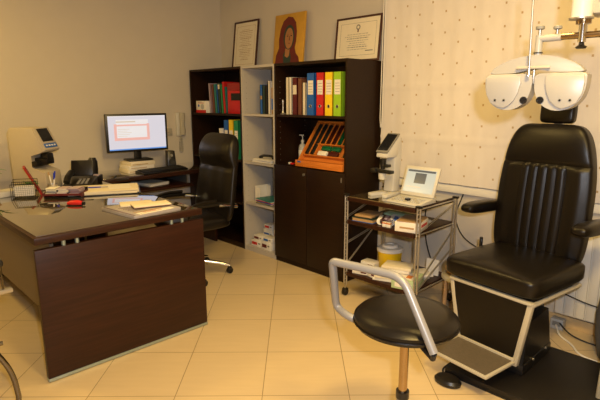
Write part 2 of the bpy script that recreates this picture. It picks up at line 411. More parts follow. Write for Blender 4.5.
for k, (x, wd, h, c, lab) in enumerate(((-3.305, .036, .30, 'creampaper', 'cream spined book, leftmost of the row beside the blue binder'),
        (-3.262, .030, .30, 'paper', 'white spined book next to the cream book in the dark cabinet'),
        (-3.222, .058, .295, 'dkred', 'thick dark red book between white book and brown book'),
        (-3.152, .048, .285, 'brown', 'brown spined book right of the thick dark red book'),
        (-3.094, .034, .25, 'creampaper', 'shorter cream folder pressed against the blue binder'))):
    book('book', x, 3.04, 1.362, wd, .22, h+.02, c, lab, group='books in the dark cabinet', spine=('creampaper', .55, .8) if c in('dkred',) else None)
m = MB()
for k in range(3): m.box((-2.86+.01*k, 3.17, 1.686+.004*k), (.30, .21, .003), 'paper', rot=.06*k)
tag(m.build('loose_papers'), 'loose white papers lying across the tops of the coloured binders', 'papers')
# small steel bell-shaped stand
tag(MB().lathe([(.026, 0), (.027, .006), (.012, .014), (.007, .03), (.006, .085), (.009, .10), (.009, .125), (.003, .13)], 'steel', (-3.325, 3.02, 1.362)).build('metal_stand'),
    'small slim metal stand at the left end of the top cabinet shelf', 'stand')
# sanitizer bottle
t = thing('pump_bottle', 'clear pump bottle of hand gel in the cabinet compartment', 'bottle', (-3.30, 3.24, .926))
t.scale = (1, 1, 1.1)
MB().lathe([(.034, 0), (.037, .006), (.037, .11), (.03, .135), (.013, .15), (.013, .16)], 'socket').build('body', t)
MB().lathe([(.0375, .03), (.0378, .031), (.0378, .095), (.0375, .096)], 'paper').build('label_band', t)
MB().cyl((0, 0, .16), (0, 0, .18), .015, 'white').cyl((0, 0, .18), (0, 0, .215), .005, 'white').box((-.012, 0, .218), (.05, .016, .012), 'white', bev=.003).build('pump', t)
tag(MB().box((-3.195, 3.005, .933), (.055, .03, .014), 'redb', bev=.003).box((-3.215, 3.0, .935), (.02, .028, .018), 'white', bev=.003).build('small_packet'),
    'small red and white packet lying in front of the pump bottle', 'packet')

# trial lens case
def lens_case():
    t = thing('trial_lens_case', 'orange wooden trial lens case leaning open in the cabinet compartment', 'case', (-2.829, 2.962, .926))
    th = math.radians(52); R = Matrix.Rotation(th, 4, 'X')
    W, H, T = .54, .44, .055
    def tr(mb): mb.bm.transform(R); mb.bm.transform(Matrix.Translation((0, .05, .0))); return mb
    m = MB(); hw = W/2
    m.b2((-hw, 0, 0), (hw, .016, T), 'orange', bev=.002).b2((-hw, H-.016, 0), (hw, H, T), 'orange', bev=.002)
    m.b2((-hw, .016, 0), (-hw+.016, H-.016, T), 'orange', bev=.002).b2((hw-.016, .016, 0), (hw, H-.016, T), 'orange', bev=.002)
    m.b2((-hw+.016, .016, 0), (hw-.016, H-.016, .01), 'orange')
    tr(m).build('tray', t)
    cols = 8; cw = (W-.04)/cols
    d = MB()
    for k in range(1, cols): d.b2((-hw+.02+k*cw-.004, .1 if k < 3 or k > 6 else .21, .01), (-hw+.02+k*cw+.004, H-.02, .046), 'orange')
    d.b2((-hw+.02+3*cw-.1, .20, .01), (hw-.03, .21, .046), 'orange').b2((-hw+.02, .085, .01), (hw-.02, .093, .046), 'orange')
    tr(d).build('divider', t)
    for k in range(cols):
        y0 = .10 if k < 2 or k == 7 else .215
        col = 'blackmatt' if k < 3 else ('redrim' if k < 5 else 'greenglass')
        m = MB(); n = int((H-.03-y0)/.0085)
        for j in range(n):
            yy = y0+.004+j*.0085
            m.cyl((-hw+.02+(k+.5)*cw, yy, .03), (-hw+.02+(k+.5)*cw, yy+.003, .03), cw*.40, col, n=14)
        tr(m).build('lens_row', t)
    for k, (x0, x1, y0, y1, c) in enumerate(((-.085, .02, .155, .195, 'greenglass'), (.035, .125, .155, .195, 'greenglass'),
                                           (-.10, .0, .10, .145, 'paper'), (.02, .125, .10, .145, 'redrim'))):
        tr(MB().b2((x0, y0, .012), (x1, y1, .04), c, bev=.006)).build('lens_compartment', t)
    # lower front box of the case, standing on the compartment floor
    MB().b2((-hw, -.012, 0), (hw, .052, .055), 'orange', bev=.004).build('front_rail', t)
    MB().b2((-hw+.03, -.0135, .035), (-hw+.07, -.012, .048), 'blue').build('label_plate', t)
lens_case()

# books of the left bookcase, top shelf
B = [(-4.395-.1, .024, .275, 'lilac', 'pale lilac book at the left end of the corner bookcase row'),
     (-4.462, .022, .27, 'mauve', 'mauve book second in the corner bookcase row'),
     (-4.434, .030, .262, 'brown', 'brown book beside the mauve book in the corner bookcase'),
     (-4.398, .036, .265, 'teal', 'dark teal book beside the brown book in the corner bookcase'),
     (-4.356, .020, .25, 'blue', 'thin blue book beside the teal book in the corner bookcase'),
     (-4.330, .040, .275, 'dkgreen', 'dark green book with pale spine top in the corner bookcase'),
     (-4.284, .030, .26, 'green', 'green book in the middle of the corner bookcase row'),
     (-4.248, .034, .285, 'redb', 'tall bright red book in the corner bookcase row'),
     (-4.208, .018, .235, 'teal', 'slim short teal book just left of the big red box')]
for x, wd, h, c, lab in B:
    book('book', x, 3.04, 1.352, wd, .2, h+.03, c, lab, group='books in the corner bookcase', lean=-.07, spine=('creampaper', .8, .95) if c == 'dkgreen' else None)
t = thing('archive_box', 'big red archive box with black label on the corner bookcase shelf', 'box', (-4.165, 3.03, 1.352))
MB().b2((0, 0, 0), (.27, .3, .225), 'redb', bev=.002).build('body', t)
MB().b2((-.002, .0, .226), (.27, .3, .30), 'red', bev=.002).build('lid', t)
MB().b2((.06, -.002, .13), (.25, -.0003, .20), 'blackmatt').build('front_label', t)
t = thing('carton', 'small white and red carton at the left of the bookcase shelf', 'carton', (-4.70, 3.0, 1.352))
MB().b2((0, 0, 0), (.185, .1, .125), 'paper', bev=.002).build('body', t)
m = MB().b2((0, -.001, .0), (.185, -.0003, .03), 'redb'); m.cyl((.05, -.001, .075), (.05, -.0003, .075), .014, 'blue').cyl((.12, -.001, .065), (.12, -.0003, .065), .03, 'socket')
m.b2((.04, -.001, .10), (.15, -.0003, .106), 'redb'); m.b2((.03, -.001, .112), (.11, -.0003, .116), 'greyknob')
m.build('printed_front', t)
# lower binders
G = 'binders on the lower corner bookcase shelf'
for x, k, c in ((-4.232, 'blue', 'blue binder with white label, partly behind the desk chair headrest'),
                (-4.148, 'yel', 'yellow binder between the blue and green ones behind the chair'),
                (-4.062, 'green', 'green binder with tall white label behind the desk chair')):
    binder(x, 3.02, .90, k, c, '', w=.074, h=.385 if k != 'yel' else .39, g=G)
tag(MB().box((-4.27, 3.10, .90+.15), (.02, .2, .30), 'paper', rot=Matrix.Rotation(-.06, 3, 'Y')).build('paper_folder'), 'white paper folder leaning on the blue lower binder', 'folder')
# grey bookcase
for x, wd, h, c, lab in ((-3.665, .034, .27, 'blue', 'blue book on the narrow grey bookcase top shelf'),
                         (-3.628, .036, .265, 'dkgreen', 'dark green book beside the blue book in grey bookcase'),
                         (-3.589, .034, .265, 'blackmatt', 'black book between dark green and white folder in grey bookcase'),
                         (-3.548, .026, .30, 'paper', 'tall white folder in the grey bookcase top shelf')):
    book('book', x, 3.04, 1.358, wd, .2, h, c, lab, group='books in the grey bookcase', spine=('cbrown', .5, .62) if c == 'blue' else None)
tag(MB().b2((-3.517, 3.05, 1.358), (-3.47, 3.25, 1.60), 'cbrown', bev=.002).b2((-3.515, 3.0492, 1.40), (-3.472, 3.05, 1.50), 'blue').build('catalogue'), 'orange and blue catalogue at the right end of the grey shelf', 'catalogue')
def stackpaper(name, x, y, z, w_, d_, n, k, lab, cat, rz=0, th=.006, cols=None, group=None):
    m = MB()
    for q in range(n):
        m.box((random.uniform(-.008, .008), random.uniform(-.008, .008), th*(q+.5)), (w_, d_, th*.92), (cols or [k])[q % len(cols or [k])], rot=random.uniform(-.08, .08))
    o = m.build(name, loc=(x, y, z), rz=rz); tag(o, lab, cat, group); return o
stackpaper('leaflet_stack', -3.63, 3.12, .90, .27, .2, 5, 'paper', 'pile of white leaflets on the grey bookcase middle shelf', 'leaflets', .05)
t = thing('telephone_handset', 'black handset lying on the white leaflets in grey bookcase', 'handset', (-3.62, 3.08, .936), .1)
MB().tube(fillet([(-.09, 0, .012), (-.05, 0, .026), (.05, 0, .026), (.09, 0, .012)], .03), .012, 'blackpl').build('grip', t)
MB().lathe([(.02, 0), (.022, .012), (.012, .022)], 'blackpl', (-.085, 0, 0)).lathe([(.02, 0), (.022, .012), (.012, .022)], 'blackpl', (.085, 0, 0)).build('earpieces', t)
stackpaper('magazine_stack', -3.58, 3.10, .495, .26, .2, 7, 'paper', 'pile of coloured magazines on the lower grey bookcase shelf', 'magazines', -.1, .007, ['teal', 'cbrown', 'paper', 'blue', 'redb', 'paper', 'teal'])
tag(MB().b2((-3.79, 3.06, .495), (-3.785, 3.25, .65), 'paper').b2((-3.785, 3.06, .495), (-3.72, 3.062, .64), 'paper').b2((-3.785, 3.2, .495), (-3.72, 3.202, .65), 'paper').build('leaflet_holder'), 'white card leaflet holder standing left of the magazines', 'holder')
tag(MB().b2((-3.56, 3.2, .55), (-3.42, 3.22, .74), 'blue', bev=.002).build('brochure'), 'blue brochure standing behind the magazine pile', 'brochure')
bpy.data.objects['brochure'].location = (0, .03, -.055)
CB = [(-3.72, 3.06, .05, .15, .12, .06, 'paper', 'redb', 'white and red carton on the bottom grey shelf, left'),
      (-3.56, 3.05, .05, .13, .12, .075, 'paper', 'dkred', 'white and dark red carton at the bottom shelf centre'),
      (-3.73, 3.22, .05, .14, .11, .14, 'paper', 'blue', 'taller white and blue carton at the back of bottom shelf'),
      (-3.55, 3.2, .05, .12, .12, .17, 'paper', 'redb', 'upright white carton at the back right of bottom shelf'),
      (-3.71, 3.065, .111, .13, .1, .05, 'paper', 'dkred', 'flat carton lying on top of the left bottom carton'),
      (-3.55, 3.05, .126, .12, .1, .045, 'paper', 'blue', 'flat white and blue carton on top of the centre bottom carton'),
      (-3.73, 3.22, .191, .12, .1, .05, 'paper', 'redb', 'small white carton on the tall blue-marked carton at the back')]
for x, y, z, a, b, c, k1, k2, lab in CB:
    t = thing('carton', lab, 'carton', (x, y, z), 0, 'cartons at the bottom of the grey bookcase')
    MB().b2((-a/2, -b/2+.001, 0), (a/2, b/2-.001, c), k1, bev=.002).build('body', t)
    MB().b2((-a/2+.01, -b/2-.0005, c*.3), (a/2*.2, -b/2+.001, c*.75), k2).b2((a/2*.4, -b/2-.0005, c*.5), (a/2*.85, -b/2+.001, c*.7), 'greyknob').build('printed_band', t)

# ------------------------------------------------------------------ framed pictures on top
def pic(name, label, cat, x0, x1, zb, h, y0, lean, fw, draw, back='frame'):
    t = thing(name, label, cat, ((x0+x1)/2, y0, zb)); W = x1-x0
    R = Matrix.Rotation(lean, 4, 'X')
    def tr(mb): mb.bm.transform(R); return mb
    hw = W/2; m = MB()
    if fw:
        m.b2((-hw, -.016, 0), (hw, 0, fw), back, bev=.003).b2((-hw, -.016, h-fw), (hw, 0, h), back, bev=.003)
        m.b2((-hw, -.016, fw), (-hw+fw, 0, h-fw), back, bev=.003).b2((hw-fw, -.016, fw), (hw, 0, h-fw), back, bev=.003)
        tr(m).build('frame', t)
    draw(t, tr, hw-fw, fw, h-fw)
def cert(t, tr, hw, z0, z1, lines=14, seal=False):
    tr(MB().b2((-hw, -.008, z0), (hw, -.001, z1), 'creampaper')).build('sheet', t)
    m = MB(); ins = .035
    for a, b in (((-hw+ins, z0+ins), (hw-ins, z0+ins+.002)), ((-hw+ins, z1-ins-.002), (hw-ins, z1-ins)), ((-hw+ins, z0+ins), (-hw+ins+.002, z1-ins)), ((hw-ins-.002, z0+ins), (hw-ins, z1-ins))):
        m.b2((a[0], -.0088, a[1]), (b[0], -.0079, b[1]), 'greyknob' if seal else 'cbrown')
    rnd = random.Random(5 if seal else 3)
    for k in range(lines):
        zz = z1-ins-.04-(z1-z0-2*ins-.07)*k/lines
        if seal and k < 3: continue
        x = -hw*(.25+.4*rnd.random()); e = -x
        while x < e:
            wd = rnd.uniform(.008, .028); m.b2((x, -.0088, zz), (min(x+wd, e), -.0079, zz+(.006 if k % 4 == 1 else .0035)), 'cbrown' if not seal else 'greyknob'); x += wd+.006
    if seal:
        m.cyl((0, -.0079, z1-ins-.035), (0, -.0089, z1-ins-.035), .022, 'greyknob', n=16)
        m.cyl((0, -.0079, z1-ins-.035), (0, -.0092, z1-ins-.035), .012, 'creampaper', n=12)
        m.b2((-.006, -.0092, z1-ins-.075), (.006, -.0079, z1-ins-.055), 'dkred')
        m.b2((hw*.4, -.0089, z0+ins+.03), (hw*.75, -.0079, z0+ins+.038), 'greyknob')
    tr(m).build('printed_text', t)
pic('framed_certificate', 'tall cream certificate in dark frame on the bookcase tops, left of icon', 'certificate', -4.49, -4.085, 1.80, .50, 3.345, -.12, .018,
    lambda t, tr, hw, a, b: cert(t, tr, hw, a, b, 18))
pic('framed_certificate', 'wide cream certificate in dark red frame on cabinet top by the blind', 'certificate', -2.985, -2.505, 1.80, .365, 3.325, -.10, .016,
    lambda t, tr, hw, a, b: cert(t, tr, hw, a, b, 11, True))
def icon(t, tr, hw, z0, z1):
    H = z1-z0
    tr(MB().b2((-hw, -.02, z0), (hw, -.002, z1), 'gold', bev=.002)).build('panel', t)
    def flat(poly, k, y, name):
        tr(MB().prism([(px*hw, y, z0+pz*H) for px, pz in poly], (0, -.0012, 0), k)).build(name, t)
    el = lambda cx, cz, rx, rz, n=28, tilt=0: [(cx+rx*math.cos(a)*math.cos(tilt)-rz*2*math.sin(a)*math.sin(tilt)*.5, cz+rz*math.sin(a)*math.cos(tilt)+rx*math.cos(a)*math.sin(tilt)*.5) for a in (2*PI*k/n for k in range(n))]
    flat([(-.86, .02), (-.80, .22), (-.62, .36), (-.66, .52), (-.58, .72), (-.40, .87), (-.10, .945), (.20, .92), (.42, .82), (.52, .64), (.50, .46), (.44, .34), (.52, .24), (.72, .16), (.80, .02)], 'robe', -.020, 'robe')
    flat([(-.24, .02), (-.32, .22), (-.2, .30), (.12, .30), (.22, .16), (.2, .02)], 'dkgreen', -.0205, 'tunic')
    flat([(-.20, .20), (-.18, .34), (.12, .34), (.10, .2), (-.02, .16)], 'skin', -.0207, 'neck')
    flat(el(.02, .55, .36, .235, tilt=-.12), 'dkgreen', -.0208, 'veil')
    flat(el(.03, .53, .27, .20, tilt=-.12), 'skin', -.0213, 'face')
    m = MB()
    for dx in (-.10, .14):
        m.prism([(hw*(.03+dx+px), -.0225, z0+H*(.575+pz)) for px, pz in ((-.07, 0), (0, .013), (.07, .0), (0, -.011))], (0, -.0008, 0), 'blackmatt')
        m.prism([(hw*(.03+dx+px), -.0225, z0+H*(.60+pz)) for px, pz in ((-.09, 0), (0, .012), (.09, .0), (0, .004))], (0, -.0008, 0), 'brown')
    m.prism([(hw*(.06+px), -.0225, z0+H*(.49+pz)) for px, pz in ((-.02, .08), (.02, .08), (.05, 0), (-.03, -.004))], (0, -.0008, 0), 'brown')
    m.prism([(hw*(.06+px), -.0225, z0+H*(.435+pz)) for px, pz in ((-.07, 0), (0, .008), (.07, .0), (0, -.010))], (0, -.0008, 0), 'robe')
    tr(m).build('facial_features', t)
pic('painted_panel', 'gold painted panel of a veiled figure in dark red on cabinet top', 'painting', -3.79, -3.375, 1.80, .485, 3.33, -.10, 0, icon)

# ------------------------------------------------------------------ desks
DZ = .81
D = thing('office_desk', 'dark wenge desk with reflective glass top and slab end panel', 'desk', (0, 0, 0))
m = MB().b2((-4.785, .715, .768), (-2.671, 1.715, DZ-.005), 'deskwood', bev=.003)
m.build('desktop', D)
MB().b2((-4.77, .735, DZ-.005), (-2.70, 1.70, DZ), 'glass', bev=.0015).build('glass_top', D)
MB().b2((-2.705, .712, .022), (-2.671, 1.720, .74), 'deskwood', bev=.003).build('end_panel', D)
MB().b2((-2.708, .712, .006), (-2.668, 1.720, .022), 'alu', bev=.001).build('base_strip', D)
for y in (.80, 1.22, 1.66): MB().cyl((-2.69, y, 0), (-2.69, y, .007), .014, 'alu').build('levelling_foot', D)
for y in (.86, .93, 1.50, 1.575): MB().cyl((-2.688, y, .738), (-2.688, y, .77), .011, 'alu').build('standoff', D)
mp_ = MB().b2((-4.70, .80, .30), (-2.72, .818, .75), 'cbrown').build('modesty_panel', D)
mp_.data.materials[0] = mat('taupe_laminate', (.14, .105, .07), .6, var=.04)
R2 = MB().b2((-4.74, .78, .0), (-4.71, 1.70, .768), 'deskwood'); R2.build('far_panel', D)
Rr = thing('side_desk', 'dark wenge return desk along the left wall under the monitor', 'desk')
MB().b2((-4.785, 1.722, .768), (-4.245, 2.955, DZ-.005), 'deskwood', bev=.003).build('desktop', Rr)
MB().b2((-4.77, 1.735, DZ-.005), (-4.27, 2.94, DZ), 'glass', bev=.0015).build('glass_top', Rr)
MB().b2((-4.76, 2.915, 0), (-4.30, 2.94, .768), 'deskwood').build('end_panel', Rr)
MB().b2((-4.76, 1.76, .655), (-4.21, 2.62, .675), 'deskwood', bev=.002).build('keyboard_tray', Rr)
MB().b2((-4.74, 1.78, .675), (-4.72, 2.60, .768), 'deskwood').b2((-4.74, 1.76, .675), (-4.3, 1.778, .768), 'steel').b2((-4.74, 2.6, .675), (-4.3, 2.618, .768), 'steel').build('tray_runner', Rr)
MB().b2((-4.76, 1.74, 0), (-4.30, 1.76, .655), 'deskwood').build('inner_panel', Rr)
stackpaper('paper_stack', -4.5, 2.3, .675, .3, .22, 5, 'paper', 'white papers on the pull-out tray below the monitor', 'papers', .2, .005)

# monitor
t = thing('computer_monitor', 'black widescreen monitor with a lit form window on side desk', 'monitor', (-4.54, 2.225, .937), math.radians(84))
MB().box((0, .0, .245), (.60, .028, .36), 'blackpl', bev=.006).build('bezel', t)
sc = MB().b2((-.278, -.0155, .085), (.278, -.0143, .405), 'scr'); sc.build('screen', t)
m = MB().b2((-.205, -.0165, .185), (.105, -.0156, .37), 'scrwhite').b2((-.225, -.017, .115+.06), (.115, -.0160, .20), 'scrpink').b2((-.225, -.017, .175), (-.20, -.0160, .33), 'scrpink')
m.b2((.09, -.017, .175), (.115, -.0160, .33), 'scrpink').b2((-.205, -.0172, .31), (.105, -.0165, .325), 'scrpink').b2((-.205, -.0172, .345), (-.02, -.0165, .355), 'scrtan')
m.b2((-.278, -.0165, .085), (.278, -.0156, .096), 'scrblue').b2((-.278, -.0165, .398), (.278, -.0156, .405), 'scrwhite')
for k in range(5): m.b2((-.19, -.0172, .215+k*.016), (-.10+.02*(k % 3), -.0165, .218+k*.016), 'scrtan')
m.build('screen_window', t)
MB().box((0, .03, .065), (.07, .022, .19), 'blackpl', bev=.004).build('neck', t)
MB().box((0, .02, -.0155), (.24, .17, .015), 'blackpl', bev=.006).build('base', t)
for k, (c, lab) in enumerate((('creampaper', 'cream ream under the monitor, bottom of the pile'), ('paper', 'white ream in the middle of the pile under the monitor'), ('creampaper', 'pale cream ream directly beneath the monitor base'))):
    tt = tag(MB().box((0, 0, .0168), (.22, .25, .0336), c, bev=.002).b2((.1102, -.11, .010), (.1110, .05, .016), 'cbrown').build('paper_ream', loc=(-4.53+.004*k, 2.19+.008*(k-1), DZ+.0338*k), rz=.03*(k-1)), lab, 'paper ream', 'reams under the monitor')
# keyboard
t = thing('keyboard', 'black keyboard lying before the monitor on the side desk', 'keyboard', (-4.345, 2.36, DZ), math.radians(97))
MB().prism([(-.25, -.075, 0), (-.25, .075, 0), (-.25, .075, .028), (-.25, -.075, .014)], (.50, 0, 0), 'blackpl', bev=.003).build('body', t)
m = MB()
for r in range(5):
    for c in range(20): m.box((-.228+.024*c, -.055+.026*r, .0215+.0024*r+.001), (.019, .02, .008), 'blackmatt', bev=.002)
ks = m.build('keys', t)
# speaker
t = thing('desktop_speaker', 'small black speaker standing right of the monitor', 'speaker', (-4.55, 2.575, DZ), math.radians(75))
MB().prism([(-.045, -.045, 0), (.045, -.045, 0), (.038, -.02, .17), (-.038, -.02, .17)], (0, .09, 0), 'blackpl', bev=.006).build('housing', t)
Rx = Matrix.Rotation(PI/2-.14, 3, 'X')
MB().lathe([(.034, 0), (.034, .004), (.028, .004), (.01, .002)], 'blackmatt', (0, -.040, .06), rot=Rx).build('driver', t)
MB().lathe([(.014, 0), (.014, .004), (.010, .002)], 'greyknob', (0, -.030, .125), rot=Rx).build('tweeter', t)
# intercom on wall
t = thing('wall_intercom', 'cream intercom handset mounted on the left wall by bookcase', 'intercom', (XL, 2.84, 1.105))
MB().b2((0, -.055, 0), (.03, .055, .25), 'white', bev=.01).build('base_plate', t)
MB().tube([(.05, 0, .015), (.055, 0, .06), (.05, 0, .13), (.055, 0, .2), (.05, 0, .245)], [.03, .034, .026, .034, .03], 'cream').build('handset', t)
cp = [(.04+.004*math.cos(k*1.3), .0+.012*math.sin(k*1.3)+.02*math.sin(k/55*PI), -.0-.16*math.sin(k/110*PI*1.0)) for k in range(111)]
MB().tube([(.03+.009*math.cos(k*1.4), -.01+.035*math.sin(k/80*PI*2)*.4+.009*math.sin(k*1.4), -.17*math.sin(k/80*PI)) for k in range(81)], .0055, 'cream', n=6).build('coiled_cord', t)
t = thing('wall_socket', 'cream wall socket between the monitor and the intercom', 'socket', (XL, 2.70, 1.15))
MB().b2((0, -.04, -.04), (.010, .04, .04), 'cream', bev=.003).build('plate', t)
MB().cyl((.010, 0, 0), (.013, 0, 0), .021, 'ivory').cyl((.012, -.008, 0), (.014, -.008, 0), .003, 'blackmatt', n=8).cyl((.012, .008, 0), (.014, .008, 0), .003, 'blackmatt', n=8).build('outlet', t)

# autorefractor on desk
t = thing('autorefractor', 'large beige eye-measuring instrument with tilted screen on the desk', 'instrument', (-4.20, 1.21, DZ), math.radians(36))
t.scale = (.93, .93, 1.0)
m = MB().prism([(-.16, -.10, .0), (.15, -.10, .0), (.14, -.10, .14), (.02, -.10, .17), (.02, -.10, .27), (.11, -.10, .285), (.155, -.10, .30), (.055, -.10, .475), (-.15, -.10, .475), (-.17, -.10, .44)], (0, .20, 0), 'ivory', bev=.008)
m.build('housing', t)
n_ = Vector((.175, 0, .10)).normalized(); ux = Vector((0, 1, 0)); a0 = Vector((.155, -.10, .30)); a1 = Vector((.055, -.10, .475))
Rm = Matrix((ux, n_.cross(ux), n_)).transposed(); cc = (a0+a1)/2+Vector((0, .1, 0))
MB().box(cc+n_*.004, (.185, .19, .012), 'ivory', rot=Rm, bev=.004).build('screen_bezel', t)
up = (a1-a0).normalized()
MB().box(cc+n_*.0115+up*.03, (.13, .11, .003), 'screenblack', rot=Rm).build('display', t)
m = MB().box(cc+n_*.0115-up*.06, (.15, .035, .003), 'blue', rot=Rm)
for k in range(4): m.box(cc+n_*.0135-up*.06+ux*(-.05+.033*k), (.02, .012, .002), 'paper', rot=Rm)
m.build('button_strip', t)
MB().box((.05, 0, .22), (.16, .1, .05), 'blackpl', bev=.008).box((.10, 0, .25), (.07, .08, .06), 'blackpl', bev=.01).box((.0, -.02, .20), (.14, .15, .04), 'blackpl', bev=.006).build('lens_head', t)
MB().tube(fillet([(-.165, .06, .14), (-.22, .06, .15), (-.26, .06, .10), (-.27, .06, .005)], .05), .006, 'rubber').build('power_cable', t)

# plants
def plant(name, label, x, y, z, n, h, spread, pot=None, seed=1, k='leaf', wleaf=.012):
    rnd = random.Random(seed); t = thing(name, label, 'plant', (x, y, z))
    if pot: MB().lathe(pot[0], pot[1]).build('pot', t)
    m = MB(); z0 = pot[2] if pot else 0
    for q in range(n):
        a = rnd.uniform(0, 2*PI); l = h*rnd.uniform(.6, 1.05); s_ = spread*rnd.uniform(.4, 1)
        d = Vector((math.cos(a), math.sin(a), 0)); sd = Vector((-d.y, d.x, 0)); P = []
        for j in range(6):
            u = j/5; c = d*(s_*u**1.4)+Vector((0, 0, z0+l*math.sin(min(u*1.9, PI*.62))*.9)); w_ = wleaf*math.sin(PI*(.12+.88*u))*.9+.0006
            P += [c-sd*w_, c+Vector((0, 0, .002)), c+sd*w_]
        m.faces(P, [(j*3+i, j*3+i+1, j*3+i+4, j*3+i+3) for j in range(5) for i in range(2)], k)
    m.build('foliage', t); return t
plant('potted_grass', 'small tuft of green grass beside the eye instrument on desk', -3.92, 1.06, DZ, 60, .075, .07, ([(.03, 0), (.035, .004), (.04, .045), (.036, .045), (.034, .04)], 'paper', .035), 3, wleaf=.003)
plant('potted_plant', 'leafy green plant at the left picture edge on desk', -3.97, .80, DZ, 26, .20, .17, ([(.05, 0), (.055, .01), (.065, .07), (.06, .07), (.055, .06)], 'cbrown', .06), 9, wleaf=.011)

# white tray at far left
t = thing('desktop_tray', 'low white device with small blue mark at the desk left edge', 'device', (-4.02, .94, DZ), math.radians(15))
MB().box((0, -.02, .022), (.12, .16, .044), 'white', bev=.008).build('body', t)
MB().box((.061, .025, .03), (.002, .014, .010), 'blue').build('mark', t)
# wire mesh letter rack with papers
t = thing('wire_letter_rack', 'black wire letter rack holding papers before the eye instrument', 'letter rack', (-3.82, 1.00, DZ), math.radians(62))
def wframe(m, y, w_, h, z0=.0):
    m.tube([(-w_/2, y, z0), (w_/2, y, z0), (w_/2, y, z0+h), (-w_/2, y, z0+h)], .0028, 'greymesh', n=6, closed=True)
for y, h in ((-.045, .105), (0, .115), (.045, .13)):
    m = MB(); wframe(m, y, .155, h, .003)
    for k in range(1, 12): m.tube([(-.0775+.013*k, y, .003), (-.0775+.013*k, y, h)], .0007, 'greymesh', n=4)
    for k in range(1, 8): m.tube([(-.0775, y, h*k/8), (.0775, y, h*k/8)], .0007, 'greymesh', n=4)
    m.build('wire_panel', t)
m = MB()
for x in (-.07, .07): m.tube([(x, -.045, .003), (x, .045, .003)], .0025, 'greymesh', n=6)
m.build('base_wire', t)
for k in range(3):
    tag(MB().box((0, 0, .045), (.12, .0015+.012*(k == 1), .07), 'paper', rot=Matrix.Rotation(.12*(k-1), 3, 'X')).build('note_paper', loc=(-3.82+.020*(k-1), 1.00-.011*(k-1), DZ+.010), rz=math.radians(62)), ('white note paper nearest the front of the wire letter rack', 'thick wad of white notes in the middle of wire letter rack', 'white note paper at the back of the wire letter rack')[k], 'note paper', 'note papers in the letter rack')
# leaning red folder
t = tag(MB().prism([(0, 0, 0), (-.085, -.08, .20), (-.225, -.04, .20), (-.14, .04, 0)], (.010, .012, 0), 'red').build('red_folder', loc=(-3.86, 1.115, DZ+.001)), 'thin red folder leaning between letter rack and pen cup', 'folder')
bpy.data.objects['red_folder'].data.materials[0] = M['red']
# pen cup & pens
t = thing('pen_cup', 'small steel mesh pen cup on the desk', 'cup', (-3.80, 1.185, DZ))
MB().lathe([(.032, 0), (.034, .003), (.036, .085), (.034, .085), (.032, .006), (.0, .005)], 'steel').build('body', t)
for k, (a, ti, c, l, lab) in enumerate(((.3, .25, 'penblue', .155, 'blue pen leaning left in the pen cup'), (2.2, .35, 'penblue', .165, 'blue capped pen at the right of the pen cup'), (3.8, .28, 'cbrown', .16, 'orange brown pencil standing in the pen cup'), (5.2, .3, 'paper', .14, 'white pen in the pen cup'))):
    R = Matrix.Rotation(a, 4, 'Z') @ Matrix.Rotation(ti*.6, 4, 'Y')
    t = thing('pen' if c != 'cbrown' else 'pencil', lab, 'pen', (-3.80, 1.185, DZ+.012), 0, 'pens in the cup')
    p = MB().cyl((0, 0, 0), (0, 0, l*.7), .004, 'paper' if c == 'penblue' else c, n=10); p.bm.transform(R); p.build('barrel', t)
    p = MB().cyl((0, 0, l*.7), (0, 0, l), .0052, c, n=10); p.bm.transform(R); p.build('cap', t)
# phone
t = thing('desk_telephone', 'black desk telephone with raised panel behind the business card tray', 'telephone', (-4.06, 1.475, DZ), math.radians(55))
MB().prism([(-.11, -.11, 0), (-.11, .10, 0), (-.11, .10, .07), (-.11, -.11, .022)], (.22, 0, 0), 'blackpl', bev=.006).build('base', t)
MB().box((.0, .085, .135), (.17, .016, .13), 'blackpl', rot=Matrix.Rotation(-.3, 3, 'X'), bev=.005).build('display_panel', t)
p = MB().tube(fillet([(-.075, -.11, .048), (-.075, -.07, .082), (-.075, .05, .11), (-.075, .09, .095)], .05), .019, 'blackpl', flat=1.3); p.build('handset', t)
m = MB()
for r in range(4):
    for c in range(3): m.box((.0+.03*c, -.07+.028*r, .035+.0065*r), (.02, .016, .01), 'greyknob', bev=.002)
m.build('keys', t)
t = thing('cordless_phone', 'black cordless phone upright in its cradle near the monitor', 'telephone', (-4.37, 1.70, DZ), math.radians(45))
MB().box((0, 0, .018), (.09, .10, .036), 'blackpl', bev=.012).build('cradle', t)
MB().tube([(0, -.0, .03), (0, .008, .09), (0, .014, .15), (0, .018, .185)], [.046, .048, .044, .028], 'blackpl', n=14, flat=.6).build('handset', t)
# card reader
t = thing('card_reader', 'black card payment reader with coloured keys beside the desk telephone', 'card reader', (-4.16, 1.62, DZ), math.radians(40))
MB().prism([(-.04, -.09, 0), (-.04, .09, 0), (-.04, .09, .062), (-.04, -.09, .03)], (.08, 0, 0), 'blackpl', bev=.008).build('body', t)
Rk = Matrix.Rotation(math.atan2(.032, .18), 3, 'X')
m = MB(); m.box((0, .05, .057), (.055, .04, .003), 'lilac', rot=Rk)
m.build('display', t)
m = MB()
for r in range(4):
    for c in range(3): m.box((-.022+.022*c, -.07+.022*r, .0365+.0039*r), (.016, .013, .006), ('redb', 'yel', 'green')[c] if r == 0 else 'socket', rot=Rk)
m.build('keys', t)
tag(MB().tube(fillet([(-4.0, 1.75, DZ+.02), (-4.05, 1.86, DZ+.012), (-4.12, 1.92, DZ+.006), (-4.2, 1.80, DZ+.006), (-4.35, 1.9, DZ+.006)], .05), .004, 'rubber').build('cable'), 'black cable curling from the card reader toward the keyboard', 'cable')
